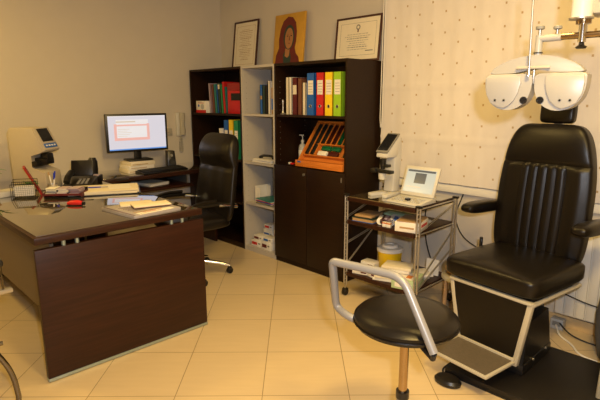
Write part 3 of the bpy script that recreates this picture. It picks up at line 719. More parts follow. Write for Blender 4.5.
# business card tray
t = thing('card_tray', 'dark red and black acrylic card tray with piles of cards', 'tray', (-3.69, 1.235, DZ), math.radians(50))
MB().b2((-.13, -.07, .0), (.13, .07, .008), 'blackpl', bev=.002).b2((-.13, .062, .008), (.13, .07, .06), 'blackpl').build('base', t)
MB().b2((-.135, -.078, .020), (.135, -.072, .034), 'dkred').b2((-.13, -.072, .008), (-.126, .062, .04), 'dkred').b2((.126, -.072, .008), (.13, .062, .04), 'dkred').b2((-.13, -.072, .026), (.13, .062, .030), 'dkred').build('tier', t)
for k in range(3):
    o = stackpaper('card_pile', 0, 0, 0, .068, .1, 9, 'lilac', ('pile of cards at the left end of the card tray', 'pile of pale cards in the middle of the card tray', 'pile of lilac cards at the right end of card tray')[k], 'cards', 0, .0042, [('paper', 'lilac', 'lilac')[k], ('greyknob', 'paper', 'mauve')[k]], 'card piles in the tray')
    R = Matrix.Rotation(math.radians(50), 3, 'Z'); v = R @ Vector((-.085+.082*k, -.005, 0)); o.location = (-3.69+v.x, 1.235+v.y, DZ+.0305); o.rotation_euler = (0, 0, math.radians(50))
# red stapler-like thing
t = thing('stapler', 'bright red stapler lying on the glass in front of card tray', 'stapler', (-3.32, 1.155, DZ), math.radians(48))
MB().tube([(-.045, 0, .016), (-.02, 0, .021), (.02, 0, .022), (.05, 0, .018)], [.009, .016, .018, .014], 'redb', n=14).build('body', t)
MB().cyl((.05, 0, .016), (.068, 0, .016), .011, 'blackpl').box((0, 0, .003), (.10, .024, .006), 'blackpl').build('base', t)
# document folder with pen
t = thing('open_folder', 'open cream document folder with papers lying beside the card tray', 'folder', (-3.68, 1.515, DZ), math.radians(66))
MB().box((0, 0, .004), (.50, .34, .007), 'blackpl', bev=.002).build('cover', t)
m = MB()
for k in range(5): m.box((random.uniform(-.008, .008), random.uniform(-.006, .006), .010+k*.0045), (.47, .31, .004), 'creampaper', rot=random.uniform(-.03, .03))
m.build('papers', t)
MB().box((.10, .02, .0315), (.16, .20, .0015), 'paper', rot=.1).build('top_sheet', t)
t = thing('ballpoint_pen', 'blue ballpoint pen lying on the open document folder', 'pen', (-3.70, 1.46, DZ+.0335), math.radians(60))
MB().cyl((-.06, 0, .005), (.03, 0, .005), .0045, 'penblue', n=10).build('barrel', t); MB().cyl((.03, 0, .005), (.08, 0, .005), .004, 'steel', n=10).build('cap', t)
# printed form stack near the front
t = thing('printed_form_block', 'flat grey pile of printed forms lying at the desk front edge', 'forms', (-2.905, 1.41, DZ), math.radians(96))
fb_ = MB().box((0, -.01, .009), (.33, .37, .018), 'socket', bev=.001).build('sheet_pile', t)
fb_.data.materials[0] = mat('greyish_form_paper', (.36, .33, .34), .6, var=.12)
m = MB().box((-.155, -.01, .0186), (.010, .35, .001), 'redrim').box((.0, -.165, .0186), (.24, .05, .001), 'paper').box((-.02, -.115, .0186), (.20, .012, .001), 'cbrown')
for k in range(4): m.box((-.03+.02*(k % 2), -.155+.012*k-.012, .0194), (.15-.03*(k % 3), .003, .0006), ('redb', 'cbrown')[k % 2])
for k in range(9): m.box((-.06, -.08+.018*k, .0186), (.09+.01*(k % 3), .003, .001), 'redrim')
m.build('printed_form', t)
t = tag(MB().box((0, 0, .004), (.20, .14, .008), 'creampaper', bev=.001).build('notepad', loc=(-3.00, 1.43, DZ+.0195), rz=math.radians(68)), 'cream notepad lying on the printed forms, the one farther from the desk edge', 'notepad')
t = tag(MB().box((0, 0, .004), (.23, .12, .008), 'creampaper', bev=.001).box((0, 0, -.002), (.23, .12, .0036), 'brown').build('notepad', loc=(-2.88, 1.47, DZ+.0280), rz=math.radians(76)), 'cream notepad with brown backing nearest the desk front edge', 'notepad')

# ------------------------------------------------------------------ office chair
def caster(mb, p, r=.028):
    x, y, z = p
    mb.cyl((x-.012, y, r), (x-.003, y, r), r, 'blackpl', n=18).cyl((x+.003, y, r), (x+.012, y, r), r, 'blackpl', n=18).cyl((x-.004, y, r), (x+.004, y, r), r*.6, 'blackpl', n=12)
    mb.cyl((x, y, r), (x, y, z), .006, 'steel', n=8); mb.lathe([(r*.8, r*1.3), (r*.7, r*2.0), (.008, r*2.3)], 'blackpl', (x, y, 0), n=14)
OC = thing('office_chair', 'high-backed black leather swivel chair behind the desk', 'chair', (-3.565, 2.19, 0), math.radians(-4))
# local: chair faces -y
for k in range(5):
    a = 2*PI*k/5+math.radians(58); e = Vector((math.cos(a)*.30, math.sin(a)*.30, 0))
    lg = MB().tube([(0, 0, .125), (e.x*.35, e.y*.35, .12), (e.x*.75, e.y*.75, .095), (e.x, e.y, .072)], [.024, .021, .017, .014], 'chrome', n=12)
    lg = lg.build('base_arm', OC)
    c = MB(); caster(c, (e.x, e.y, .075)); c.build('caster', lg)
MB().cyl((0, 0, .10), (0, 0, .20), .032, 'blackpl').cyl((0, 0, .20), (0, 0, .42), .020, 'chrome').build('gas_lift', OC)
MB().box((0, 0, .42), (.22, .26, .03), 'blackmatt', bev=.008).build('seat_plate', OC)
def seatfn(a, t): return .018*(1-a*a)*math.sin(PI*t)+.010*math.sin(PI*t)
MB().pad(.52, .52, .11, 'leather2', fn=seatfn, M4=Matrix.Translation((0, -.27, .485))).build('seat', OC)
BT = Matrix.Translation((0, .19, .48)) @ Matrix.Rotation(PI/2-.17, 4, 'X')
def backfn(a, t):
    d = .014*(1-a*a)-.012*math.exp(-((t-.62)/.02)**2)+.004*math.cos(a*9)*(.1 < t < .6)
    if t > .64: d += .05*math.sin(PI*min(1, (t-.64)/.36))*(1+.06*math.sin(a*23)*abs(a)**2)
    return d
MB().pad(.50, .74, .085, 'leather2', fn=backfn, hw=lambda t: .31-.05*t, ny=56, nx=36, M4=BT).build('backrest', OC)
MB().tube([(0, .28, .45), (0, .36, .5), (0, .34, .62)], .02, 'blackpl').build('back_bracket', OC)
for s in (-1, 1):
    pts = fillet([(s*.27, -.16, .47), (s*.31, -.20, .60), (s*.30, -.12, .665), (s*.29, .10, .66), (s*.27, .27, .62)], .07)
    ar = MB().tube(pts, .011, 'blackpl', n=10, flat=1.6).tube(pts[-5:-1]+[Vector((s*.272, .272, .622))], .0125, 'chrome', n=10, flat=1.6).build('armrest', OC)
    MB().tube(fillet([(s*.305, -.185, .665), (s*.30, -.08, .69), (s*.29, .06, .685)], .05), .024, 'leather2', n=12, flat=.6).build('arm_pad', ar)

# ------------------------------------------------------------------ visitor chair
VC = thing('visitor_chair', 'black visitor chair with chrome tube frame cut by left edge', 'chair', (-2.74, .22, 0), math.radians(0))
for s in (-1, 1):
    x = s*.28
    fr = MB().box((x, .06, .645), (.035, .53, .018), 'steel', bev=.003).tube(fillet([(x, .02, .64), (x, .20, .60), (x, .20, .42), (x, .283, .25), (x, .30, .08), (x, .24, .015), (x, -.22, .015)], .08, 6), .0125, 'shadechrome', n=12).build('frame_side', VC)
    MB().box((x, .12, .78), (.05, .36, .035), 'blackpl', bev=.012).build('arm_pad', fr)
    MB().cyl((x, .29, .65), (x, .29, .77), .005, 'shadechrome', n=8).cyl((x, .26, .65), (x, .26, .77), .005, 'shadechrome', n=8).build('arm_post', fr)
MB().tube([(-.28, -.22, .015), (.28, -.22, .015)], .0125, 'shadechrome').build('cross_bar', VC)
MB().tube([(-.28, .0, .405), (.28, .0, .405)], .010, 'shadechrome').tube([(-.28, -.24, .50), (-.28, .0, .405)], .01, 'shadechrome').tube([(.28, -.24, .50), (.28, .0, .405)], .01, 'shadechrome').tube([(-.28, .0, .405), (-.28, .26, .40)], .01, 'shadechrome').tube([(.28, .0, .405), (.28, .26, .40)], .01, 'shadechrome').build('seat_rail', VC)
MB().pad(.50, .50, .08, 'leather2', M4=Matrix.Translation((0, -.25, .455))).build('seat', VC)
MB().pad(.50, .48, .06, 'leather2', M4=Matrix.Translation((0, -.27, .50)) @ Matrix.Rotation(PI/2+.18, 4, 'X') @ Matrix.Rotation(PI, 4, 'Y')).build('backrest', VC)

# ------------------------------------------------------------------ instrument cart
CX0, CX1, CY0, CY1 = -2.36, -1.735, 2.78, 3.26
CT = thing('instrument_cart', 'dark shelf cart with silver ladder posts and crossed braces', 'cart', (0, 0, 0))
for x in (CX0, CX1):
    for y in (CY0, CY1):
        m = MB()
        for dx in (-.012, .012): m.cyl((x+dx, y, .09), (x+dx, y, .79), .0065, 'steel', n=10)
        for k in range(24): m.tube([(x-.012, y, .10+.029*k), (x+.012, y, .1145+.029*k)], .003, 'steel', n=5)
        p = m.build('post', CT)
        MB().box((x, y, .797), (.042, .03, .016), 'blackpl', bev=.003).build('post_cap', p)
        c = MB(); c.cyl((x-.012, y, .028), (x+.012, y, .028), .028, 'blackpl', n=18); c.cyl((x, y, .03), (x, y, .09), .008, 'steel', n=8)
        c.lathe([(.026, .034), (.024, .055), (.008, .062)], 'blackpl', (x, y, 0), n=14); c.build('caster', p)
for z in (.785, .61, .20):
    sh = MB().b2((CX0+.022, CY0-.018, z-.03), (CX1-.022, CY1+.018, z), 'deskwood' if z < .7 else 'deskwood', bev=.002).build('shelf', CT)
    for x in (CX0, CX1):
        MB().cyl((x+(.012 if x < -2 else -.012), CY0, z-.012), (x+(.012 if x < -2 else -.012), CY1, z-.012), .006, 'steel', n=8).build('side_rod', sh)
    if z > .7: MB().b2((CX0+.03, CY0-.012, z), (CX1-.03, CY1+.012, z+.005), 'glass').build('glass_top', sh)
def brace(pts):
    m = MB()
    for dz in (-.006, .006): m.tube([Vector(p)+Vector((0, 0, dz)) for p in pts], .003, 'steel', n=6)
    m.build('brace', CT)
for z0, z1 in ((.24, .57), (.62, .76)):
    for x in (CX1+.004, CX0-.004):
        brace([(x, CY0, z0), (x, CY1, z1)]); pass
brace([(CX1, CY0, .20), (CX1, CY1, .42)]); brace([(CX0, CY0, .42), (CX0, CY1, .52)])
CZ = .79
# lensmeter
t = thing('lensmeter', 'white lensmeter with dark tilted screen standing on the cart', 'instrument', (-2.17, 3.03, CZ))
m = MB(); m.prism([(-.07, .10, 0), (.07, .10, 0), (.085, -.13, 0), (.05, -.14, 0), (.03, -.03, 0), (-.03, -.03, 0), (-.05, -.14, 0), (-.085, -.13, 0)], (0, 0, .022), 'white', bev=.004); m.build('base', t)
MB().prism([(-.045, .09, .022), (-.045, .0, .022), (-.045, .015, .20), (-.045, .01, .26), (-.045, .08, .41), (-.045, .10, .41), (-.045, .10, .30)], (.09, 0, 0), 'white', bev=.012).build('column', t)
MB().prism([(-.05, -.09, .285), (-.05, .04, .285), (-.05, .09, .42), (-.05, .06, .436), (-.05, -.09, .312)], (.10, 0, 0), 'white', bev=.008).build('head', t)
th = math.atan2(.145, .165); Rs = Matrix.Rotation(th, 3, 'X')
MB().box((0, -.017, .388), (.105, .20, .014), 'greyknob', rot=Rs, bev=.006).build('screen_bezel', t)
nn = Rs @ Vector((0, 0, 1))
MB().box(Vector((0, -.017, .388))+nn*.0078, (.088, .165, .003), 'screenblack', rot=Rs).build('display', t)
MB().cyl((0, -.07, .20), (0, -.07, .275), .018, 'blackpl', r2=.026).box((.02, -.06, .225), (.06, .05, .02), 'blackpl', bev=.004).build('nosepiece', t)
MB().box((.01, -.085, .185), (.17, .05, .022), 'blackpl', bev=.004).box((-.05, -.10, .19), (.05, .05, .03), 'blackpl', bev=.004).build('lens_table', t)
MB().cyl((0, -.075, .125), (0, -.075, .172), .026, 'white', r2=.03).build('lower_barrel', t)
# folding-screen device
t = thing('acuity_controller', 'white device with upright lit screen and keypad on the cart', 'device', (-1.885, 2.905, CZ))
MB().prism([(-.135, -.10, 0), (-.135, .11, 0), (-.135, .11, .035), (-.135, -.10, .012)], (.27, 0, 0), 'white', bev=.004).build('base', t)
m = MB(); Rk = Matrix.Rotation(math.atan2(.023, .21), 3, 'X')
for r in range(3):
    for c in range(7): m.box((-.10+.033*c, -.065+.035*r, .0185+.0038*r), (.022, .02, .007), 'socket' if (r+c) % 3 else 'cream', rot=Rk, bev=.002)
m.cyl((-.0, -.035, .015), (0, -.035, .034), .02, 'blackpl'); m.build('keypad', t)
Rt = Matrix.Rotation(-.38, 3, 'X'); c0 = Vector((.0, .115, .132))
MB().box(c0, (.275, .02, .215), 'white', rot=Rt, bev=.007).build('screen_housing', t)
nf = Rt @ Vector((0, -1, 0)); upv = Rt @ Vector((0, 0, 1))
MB().box(c0+nf*.0105, (.235, .002, .165), 'scrcyan', rot=Rt).build('display', t)
m = MB().box(c0+nf*.0125+upv*.02, (.09, .001, .075), 'scrgrey', rot=Rt).box(c0+nf*.0125+upv*.072, (.22, .001, .014), 'scrgrey', rot=Rt).box(c0+nf*.0125-upv*.045+Vector((-.04, 0, 0)), (.12, .001, .008), 'scrtan', rot=Rt)
m.build('display_content', t)
# middle shelf content
SZ = .61
t = thing('book', 'dark blue and brown book lying at the left of cart middle shelf', 'book', (-2.22, 2.87, SZ), .12)
MB().b2((-.09, -.09, 0), (.09, .12, .004), 'blue').b2((-.09, -.09, .026), (.09, .12, .030), 'dkgreen').b2((-.09, -.09, .004), (-.087, .12, .026), 'dkgreen').build('cover', t)
MB().b2((-.085, -.087, .004), (.087, .117, .026), 'cbrown').build('pages', t)
tag(MB().box((0, 0, .008), (.14, .19, .014), 'cbrown', bev=.002).box((0, 0, .0), (.15, .2, .003), 'blackpl').build('wallet', loc=(-2.23, 2.89, SZ+.032), rz=.15), 'brown wallet lying on the dark book on cart middle shelf', 'wallet')
def bundle(name, x, y, z, lab):
    t = thing(name, lab, 'bundle', (x, y, z), .5)
    for k, c in enumerate(('paper', 'redrim', 'lilac', 'mauve', 'paper', 'blue')):
        MB().tube([(0+.02*k, -.05, .028), (0+.02*k, .05, .028)], .026-.002*(k % 2), c, n=16).build('rolled_sachet', t)
bundle('sachet_roll', -2.09, 2.85, SZ, 'rolled striped sachets on the middle cart shelf beside the book')
for k, (x, y, rz, c, lab) in enumerate(((-2.02, 3.0, .3, 'paper', 'clear packet with pale contents behind the striped sachets'), (-1.93, 3.06, -.2, 'socket', 'grey plastic packet behind the white carton on cart'), (-2.12, 3.1, .1, 'palegreen', 'pale green packet at the back of cart middle shelf'))):
    tag(MB().pad(.2, .14, .03, c, fn=lambda a, t: .008*math.sin(a*7)*math.cos(t*8), nx=14, ny=14, M4=Matrix.Translation((0, -.07, .02))).build('plastic_packet', loc=(x, y, SZ), rz=rz), lab, 'packet', 'packets on the cart middle shelf')
for k, x in enumerate((-2.02, -1.985)):
    t = thing('eye_drop_box', ('tiny orange and white box, left of two before the sachets', 'tiny orange and white box, right of two before the sachets')[k], 'box', (x, 2.80, SZ), .2, 'tiny orange boxes')
    MB().box((0, 0, .017), (.03, .025, .034), 'paper', bev=.001).build('body', t); MB().box((0, -.001, .028), (.031, .0255, .009), 'orange').build('band', t)
t = thing('carton', 'long white carton beside the near post on cart middle shelf', 'carton', (-1.845, 2.87, SZ), .25)
MB().box((0, 0, .035), (.17, .2, .07), 'paper', bev=.002).build('body', t)
MB().box((0.0, -.1005, .03), (.10, .001, .012), 'cbrown').build('printed_band', t)
MB().box((.0855, .01, .04), (.001, .12, .018), 'redb').build('side_print', t)
tag(MB().box((0, 0, .003), (.16, .2, .006), 'cbrown', rot=.0).build('cardboard_sleeve', loc=(-1.84, 2.87, SZ+.0715), rz=.3), 'brown cardboard sleeve lying on the long white carton', 'cardboard')
# bottom shelf content
SB = .20
t = thing('sharps_bin', 'yellow bin with white lid on the bottom cart shelf', 'bin', (-2.15, 3.06, SB))
MB().lathe([(.078, 0), (.082, .005), (.093, .145), (.09, .15)], 'yellow').build('body', t)
MB().lathe([(.1, .148), (.102, .165), (.095, .175), (.06, .178), (.058, .196), (.05, .2), (.03, .2), (.028, .192)], 'paper').build('lid', t)
for k, (x, y, rz, a, b, c, kk, lab) in enumerate(((-2.24, 2.84, .3, .13, .10, .045, 'paper', 'small white carton at the left end of bottom cart shelf'),
      (-2.12, 2.83, -.2, .09, .07, .07, 'paper', 'white carton with dark red side left of the paper pile'),
      (-2.26, 2.96, .1, .12, .09, .06, 'paper', 'white carton behind the small cartons on bottom shelf'))):
    t = thing('carton', lab, 'carton', (x, y, SB), rz, 'small cartons on the bottom cart shelf')
    MB().box((0, 0, c/2), (a, b, c), kk, bev=.002).build('body', t); MB().box((a*.2, -b/2-.0005, c*.5), (a*.35, .001, c*.5), 'dkred').build('printed_panel', t)
for k in range(9):
    rz = .45+random.uniform(-.12, .12)
    o = MB().box((0, 0, .007), (.21, .14, .019), 'creampaper' if k % 2 else 'paper', bev=.001).build('envelope_bundle', loc=(-2.02+.014*k, 2.875+.003*k, SB+.001), rz=rz)
    if k >= 6: o.location = (-1.93+.03*(k-6), 2.99+.0*k, SB+.021*(k-6)+.001); o.rotation_euler = (0, 0, 1.0)
    if k < 6: o.location.z = SB+.001+.021*k
    tag(o, ('envelope bundle at the very bottom of the fanned pile on bottom cart shelf', 'second envelope bundle from the bottom of the fanned pile', 'third envelope bundle from the bottom of the fanned pile',
        'third envelope bundle from the top of the fanned pile', 'envelope bundle just under the topmost one of the fanned pile', 'topmost envelope bundle of the fanned pile before the yellow bin',
        'envelope bundle flat on the shelf right of the fanned pile', 'middle envelope bundle of the short pile behind the near post', 'top envelope bundle of the short pile behind the near post')[k], 'envelopes', 'envelope bundles on the bottom cart shelf')
t = thing('carton', 'pale green and white box by the near post on bottom cart shelf', 'carton', (-1.85, 2.86, SB), .25)
MB().box((0, 0, .035), (.17, .2, .07), 'palegreen', bev=.002).build('body', t)
MB().box((0, 0, .0708), (.12, .16, .0012), 'paper').box((.02, -.02, .0716), (.04, .06, .0008), 'orange').build('top_label', t)
MB().box((0, -.1004, .03), (.12, .001, .03), 'paper').build('front_label', t)
tag(MB().box((0, 0, .06), (.10, .012, .12), 'paper', rot=Matrix.Rotation(-.1, 3, 'X')).build('envelope', loc=(-1.84, 3.17, SB+.003), rz=.1), 'white envelope standing at the back of bottom cart shelf', 'envelope')

# bentwood stool behind the cart
t = thing('wooden_stool', 'pale bentwood stool half hidden behind the cart and chair', 'stool', (-1.555, 3.16, 0))
MB().lathe([(.0, .31), (.15, .31), (.156, .316), (.156, .325), (.15, .33), (.0, .33)], 'ply').build('seat', t)
for a in (40, 130, 220, 310):
    c, s = math.cos(math.radians(a)), math.sin(math.radians(a))
    MB().tube(fillet([(c*.06, s*.06, .300), (c*.125, s*.125, .300), (c*.145, s*.145, .25), (c*.15, s*.15, .0)], .04), .014, 'ply', n=8).build('leg', t)
m = MB(); m.tube([(.158*math.cos(2*PI*k/40), .158*math.sin(2*PI*k/40), .27) for k in range(40)], .012, 'cream', n=8, closed=True, flat=2.2); m.build('apron_ring', t)
# hanging cables behind the cart
for k, pts in enumerate(([(-2.02, 3.40, .80), (-2.05, 3.37, .62), (-2.03, 3.36, .4), (-1.95, 3.36, .2)], [(-1.75, 3.4, .80), (-1.80, 3.37, .62), (-1.72, 3.36, .48), (-1.55, 3.37, .40), (-1.4, 3.38, .36)])):
    tag(MB().tube(fillet(pts, .12, 8), .005, 'rubber', n=8).build('power_cable'), ('black cable hanging straight down the wall behind the cart', 'black cable curving rightward along the wall behind the cart')[k], 'cable')

# ------------------------------------------------------------------ refraction unit: platform, pole, arm
U = thing('refraction_unit', 'black floor platform with cream column and overhead arm, right side', 'refraction unit', (0, 0, 0))
MB().b2((-1.235, 2.318, .006), (.1, 2.985, .04), 'platform', bev=.004).build('platform', U)
MB().b2((-1.237, 2.316, 0), (.102, 2.987, .010), 'blackmatt').build('platform_skirt', U)
MB().prism([(-.567, 2.585, .04), (-.40, 2.585, .04), (-.40, 2.585, 1.2), (-.52, 2.585, 1.2), (-.555, 2.585, .34)], (0, .34, 0), 'cream', bev=.01).build('cabinet', U)
MB().cyl((-.2, 2.75, .04), (-.2, 2.75, 2.15), .045, 'cream').build('pole', U)
MB().box((-.33, 2.45, 2.12), (.10, .75, .10), 'cream', rot=-.6, bev=.02).build('upper_arm', U)
MB().cyl((-.624, 1.985, 1.772), (-.624, 1.985, 2.16), .034, 'white', n=32).cyl((-.624, 1.985, 1.771), (-.624, 1.985, 1.776), .040, 'steel').build('hanging_column', U)
MB().box((-.535, 2.06, 1.935), (.15, .12, .30), 'cream', bev=.014, rot=.2).build('lamp_head', U)
MB().cyl((-.555, 1.995, 1.84), (-.555, 1.980, 1.84), .016, 'blackpl').build('lamp_knob', U)
MB().box((-.5, 2.1, 2.14), (.32, .3, .09), 'cream', bev=.02, rot=.3).build('arm_joint', U)
# phoropter
P = thing('phoropter', 'white phoropter mask with paired lens discs hanging before the chair', 'phoropter', (-.766, 2.0, 1.526), math.radians(6))
# local: x right, -y toward camera, z up; z0=1.5
def disc_profile(s):
    # rounded half-disc housing with flat top, outline in x (outer side = s), z
    pts = []
    for k in range(25):
        a = PI+PI*k/24
        pts.append((.0925*math.cos(a), .0925*math.sin(a)))
    return pts
def scale_outline(pts, c, f): return [((p[0]-c[0])*f+c[0], (p[1]-c[1])*f+c[1]) for p in pts]
def unit(s):
    cx = s*.0915
    # outline: D shape: flat top edge, rounded bottom, taller on the outer side
    pts = []
    for k in range(33):
        a = PI*k/32
        pts.append((cx-.088*math.cos(a), .052-.124*math.sin(a)**.72))
    pts = [(x, z) for x, z in pts]
    outer = [(cx+.088, .058), (cx+.070, .066), (cx-.070, .066), (cx-.088, .058)]
    h = MB().prism([(x, .045, z) for x, z in pts+outer], (0, -.075, 0), 'ivory2', bev=.006).build('lens_housing', P)
    # raised cover plate on the outer part
    c2 = []
    for k in range(25):
        a = PI*.5*k/24
    cov = []
    for k in range(21):
        a = PI+PI*.62*k/20
        cov.append((cx+s*(-.02)+s*.066*(-math.cos(a))*1.0, .052+.085*math.sin(a)))
    cov = [(cx+s*.080, .056), (cx+s*.084, .030), (cx+s*.080, -.010), (cx+s*.062, -.045), (cx+s*.034, -.060), (cx+s*.012, -.065), (cx-s*.008, -.056), (cx-s*.028, -.036), (cx-s*.042, -.004), (cx-s*.049, .030), (cx-s*.047, .058)]
    MB().prism([(x, -.030, z) for x, z in cov], (0, -.010, 0), 'ivory2', bev=.004).build('cover_plate', h)
    # eye aperture (inner) and small windows
    MB().lathe([(.0135, 0), (.0135, .004), (.010, .004), (.0095, .001)], 'blackpl', (cx-s*.062, -.0300, -.034), rot=Matrix.Rotation(PI/2, 3, 'X')).cyl((cx-s*.062, -.0300, -.034), (cx-s*.062, -.0315, -.034), .010, 'screenblack').build('sight_hole', h)
    for dx, r in ((.008, .006), (.042, .006)):
        MB().cyl((cx+s*dx, -.040, -.034), (cx+s*dx, -.0425, -.034), r, 'greyknob', n=16).cyl((cx+s*dx, -.0425, -.034), (cx+s*dx, -.0430, -.034), r*.65, 'screenblack', n=12).build('index_window', h)
for s in (-1, 1): unit(s)
# arched bridge above
m = MB(); top = []; bot = []
for k in range(25):
    x = -.165+.33*k/24; top.append((x, .07+.062*(1-(x/.168)**2)**.75 if abs(x) < .168 else .07))
    bot.append((x, .067+.014*math.exp(-(x/.05)**2)))
m.prism([(x, .03, z) for x, z in bot]+[(x, .03, z) for x, z in reversed(top)], (0, -.055, 0), 'ivory2', bev=.004); m.build('bridge_cover', P)
MB().box((-.005, -.032, .086), (.12, .014, .010), 'cream', bev=.004).build('centre_lever', P)
MB().cyl((0, -.03, .078), (0, -.03, .055), .005, 'steel').cyl((0, -.03, .055), (0, -.03, .028), .004, 'steel', r2=.0015).build('nose_pointer', P)
MB().cyl((-.014, -.047, .055), (-.014, -.047, .082), .006, 'chrome').cyl((-.014, -.047, .082), (-.022, -.047, .37), .004, 'steel').build('near_point_rod', P)
MB().cyl((0, 0, .13), (0, 0, .205), .013, 'ivory2').cyl((0, 0, .139), (0, 0, .143), .0165, 'blackpl').cyl((0, 0, .205), (0, 0, .225), .006, 'steel').lathe([(.008, .224), (.016, .227), (.016, .236), (.012, .239)], 'greyknob').build('mounting_post', P)
MB().tube([(0, 0, .192), (.075, 0, .193)], .013, 'ivory2', n=14).build('arm_sleeve', P)
MB().cyl((.06, 0, .20), (.06, 0, .222), .005, 'steel').lathe([(.008, .22), (.015, .223), (.015, .231), (.012, .234)], 'greyknob', (.06, 0, 0)).build('clamp_knob', P)
MB().tube([(.075, 0, .194), (.215, 0, .194)], .0115, 'bronze', n=16).tube([(.10, .02, .197), (.22, .02, .197)], .006, 'bronze', n=10).build('support_rod', P)
MB().cyl((.143, .0, .17), (.143, .0, .25), .014, 'chrome').cyl((.143, 0, .232), (.143, 0, .252), .025, 'bronze').lathe([(.016, .148), (.02, .154), (.01, .16), (.008, .172)], 'blackpl', (.143, 0, 0), n=10).build('vertical_joint', P)
MB().cyl((.215, 0, .194), (.226, 0, .194), .015, 'bronze').build('rod_end', P)

# ------------------------------------------------------------------ examination chair
EC = thing('examination_chair', 'black leather examination chair with footrest on the floor platform', 'chair', (-1.085, 2.76, .04), math.radians(-8.5))
Zo = -.04; rr = Matrix.Rotation(math.radians(8.5), 4, 'Z') @ Matrix.Translation((0, -.08, 0))
m = MB().prism([(-.12, -.16, 0), (.19, -.16, 0), (.19, .25, 0), (-.12, .25, 0)], (0, 0, .06), 'blackpl', bev=.01)
t4 = MB(); v = [(-.12, -.16, .05), (.185, -.16, .05), (.185, .24, .05), (-.12, .24, .05), (-.08, -.06, .27), (.165, -.06, .27), (.165, .22, .27), (-.08, .22, .27)]
m.faces(v, [(0, 3, 2, 1), (4, 5, 6, 7), (0, 1, 5, 4), (1, 2, 6, 5), (2, 3, 7, 6), (3, 0, 4, 7)], 'blackpl')
m.bm.transform(rr); cw = m.build('base_cowl', EC, smooth=30)
m = MB()
for yy, zz in ((-.02, .05), (.16, .05)): m.cyl((.188, yy, zz), (.194, yy, zz), .008, 'steel', n=10)
m.bm.transform(rr); m.build('cowl_screw', cw)
MB().b2((-.11, -.06, .25), (.11, .18, .42), 'blackpl', bev=.01).build('lift_column', EC)
MB().b2((-.22, -.22, .40), (.22, .25, .435), 'blackmatt').build('seat_plate', EC)
def efn(a, t): return .022*(1-a*a)*math.sin(PI*t)**.6
MB().pad(.57, .57, .12, 'leather', fn=efn, ex=6, ey=6, M4=Matrix.Translation((0, -.28, .508))).build('seat', EC)
# cream frame bars under seat and down to footrest
fr = MB()
xb = {-1: -.135, 1: .215}; xt = {-1: -.225, 1: .262}
for s in (-1, 1):
    fr.tube([(xt[s], .24, .43), (xt[s], -.25, .43)], .013, 'cream', n=8, flat=1)
    fr.prism([(xt[s]+s*.010, -.262, .445), (xt[s]-s*.018, -.262, .445), (xb[s]-s*.018, -.285, .085), (xb[s]+s*.010, -.285, .085)], (0, .028, 0), 'cream', bev=.003)
fr.box((.018, -.255, .438), (.50, .03, .016), 'cream', bev=.004); fr.box((.04, -.285, .108), (.345, .02, .04), 'cream', bev=.004)
fr.build('leg_frame', EC)
MB().prism([(-.21, -.262, .43), (.245, -.262, .43), (.198, -.284, .125), (-.12, -.284, .125)], (0, .02, 0), 'leather').build('calf_panel', EC)
ft = MB().box((.04, -.41, .105), (.36, .26, .016), 'cream', bev=.006).build('footrest', EC)
MB().box((.04, -.41, .114), (.33, .23, .004), 'tinted').build('footrest_mat', ft)
# back
BM = Matrix.Translation((-.024, .26, .49)) @ Matrix.Rotation(PI/2-.09, 4, 'X')
def ebf(a, t):
    d = .012*(1-a*a)
    if t > .72: d += .010*math.sin(PI*(t-.72)/.28)
    x = a*.25
    if .06 < t < .72:
        w_ = min(1, (t-.06)/.05, (.72-t)/.03)
        if abs(x) < .125: d += w_*(-.013*(1-abs(math.sin(PI*(x+.125)/.05))**.6)+.004)
        d += w_*(.010*math.exp(-((abs(x)-.195)/.03)**2))
    d -= .009*math.exp(-((t-.72-.03*(1-(a*1.1)**2)*.0)/.010)**2)
    return d
def ehw(t):
    return .268+.012*math.sin(PI*min(1, t/.7)) if t < .45 else .279-.075*((t-.45)/.55)**2.2
MB().pad(.50, .825, .10, 'leather', fn=ebf, hw=ehw, nx=90, ny=90, ex=6, ey=5, M4=BM).build('backrest', EC)
MB().box((-.02, .35, .92), (.05, .02, .85), 'steel', rot=Matrix.Rotation(-.09, 3, 'X')).box((-.02, .33, .45), (.18, .16, .03), 'blackmatt').build('back_support', EC)
MB().pad(.20, .13, .07, 'leather', M4=Matrix.Translation((-.01, .345, 1.315)) @ Matrix.Rotation(PI/2-.05, 4, 'X')).build('headrest', EC)
for s in (-1, 1):
    a = MB().pad(.10, .35, .07, 'leather', ex=3, ey=3, nx=14, ny=18, fn=lambda a, t: .004, M4=Matrix.Translation((s*.335, -.02, .795)) @ Matrix.Rotation(-.04, 4, 'X')).build('arm_pad', EC)
    MB().tube(fillet([(s*.335, .16, .775), (s*.335, .29, .755), (s*.26, .33, .74), (0, .36, .74)], .05), .012, 'steel', n=10).build('arm_support', a)
MB().cyl((-.30, .12, .47), (-.30, .12, .60), .010, 'blackpl').cyl((-.20, .12, .47), (-.31, .12, .47), .008, 'steel').build('recline_lever', EC)
# foot pedal
t = thing('foot_pedal', 'black oval foot pedal on the floor in front of the footrest', 'pedal', (-1.175, 2.245, 0))
MB().lathe([(.05, 0), (.058, .006), (.06, .02), (.05, .034), (.02, .04)], 'blackpl', sx=1.25, sy=.9).build('body', t)
MB().tube(fillet([(-.04, .03, .012), (-.09, .10, .006), (-.095, .50, .006), (-.08, .80, .006)], .03), .005, 'rubber', n=8).build('cable', t)

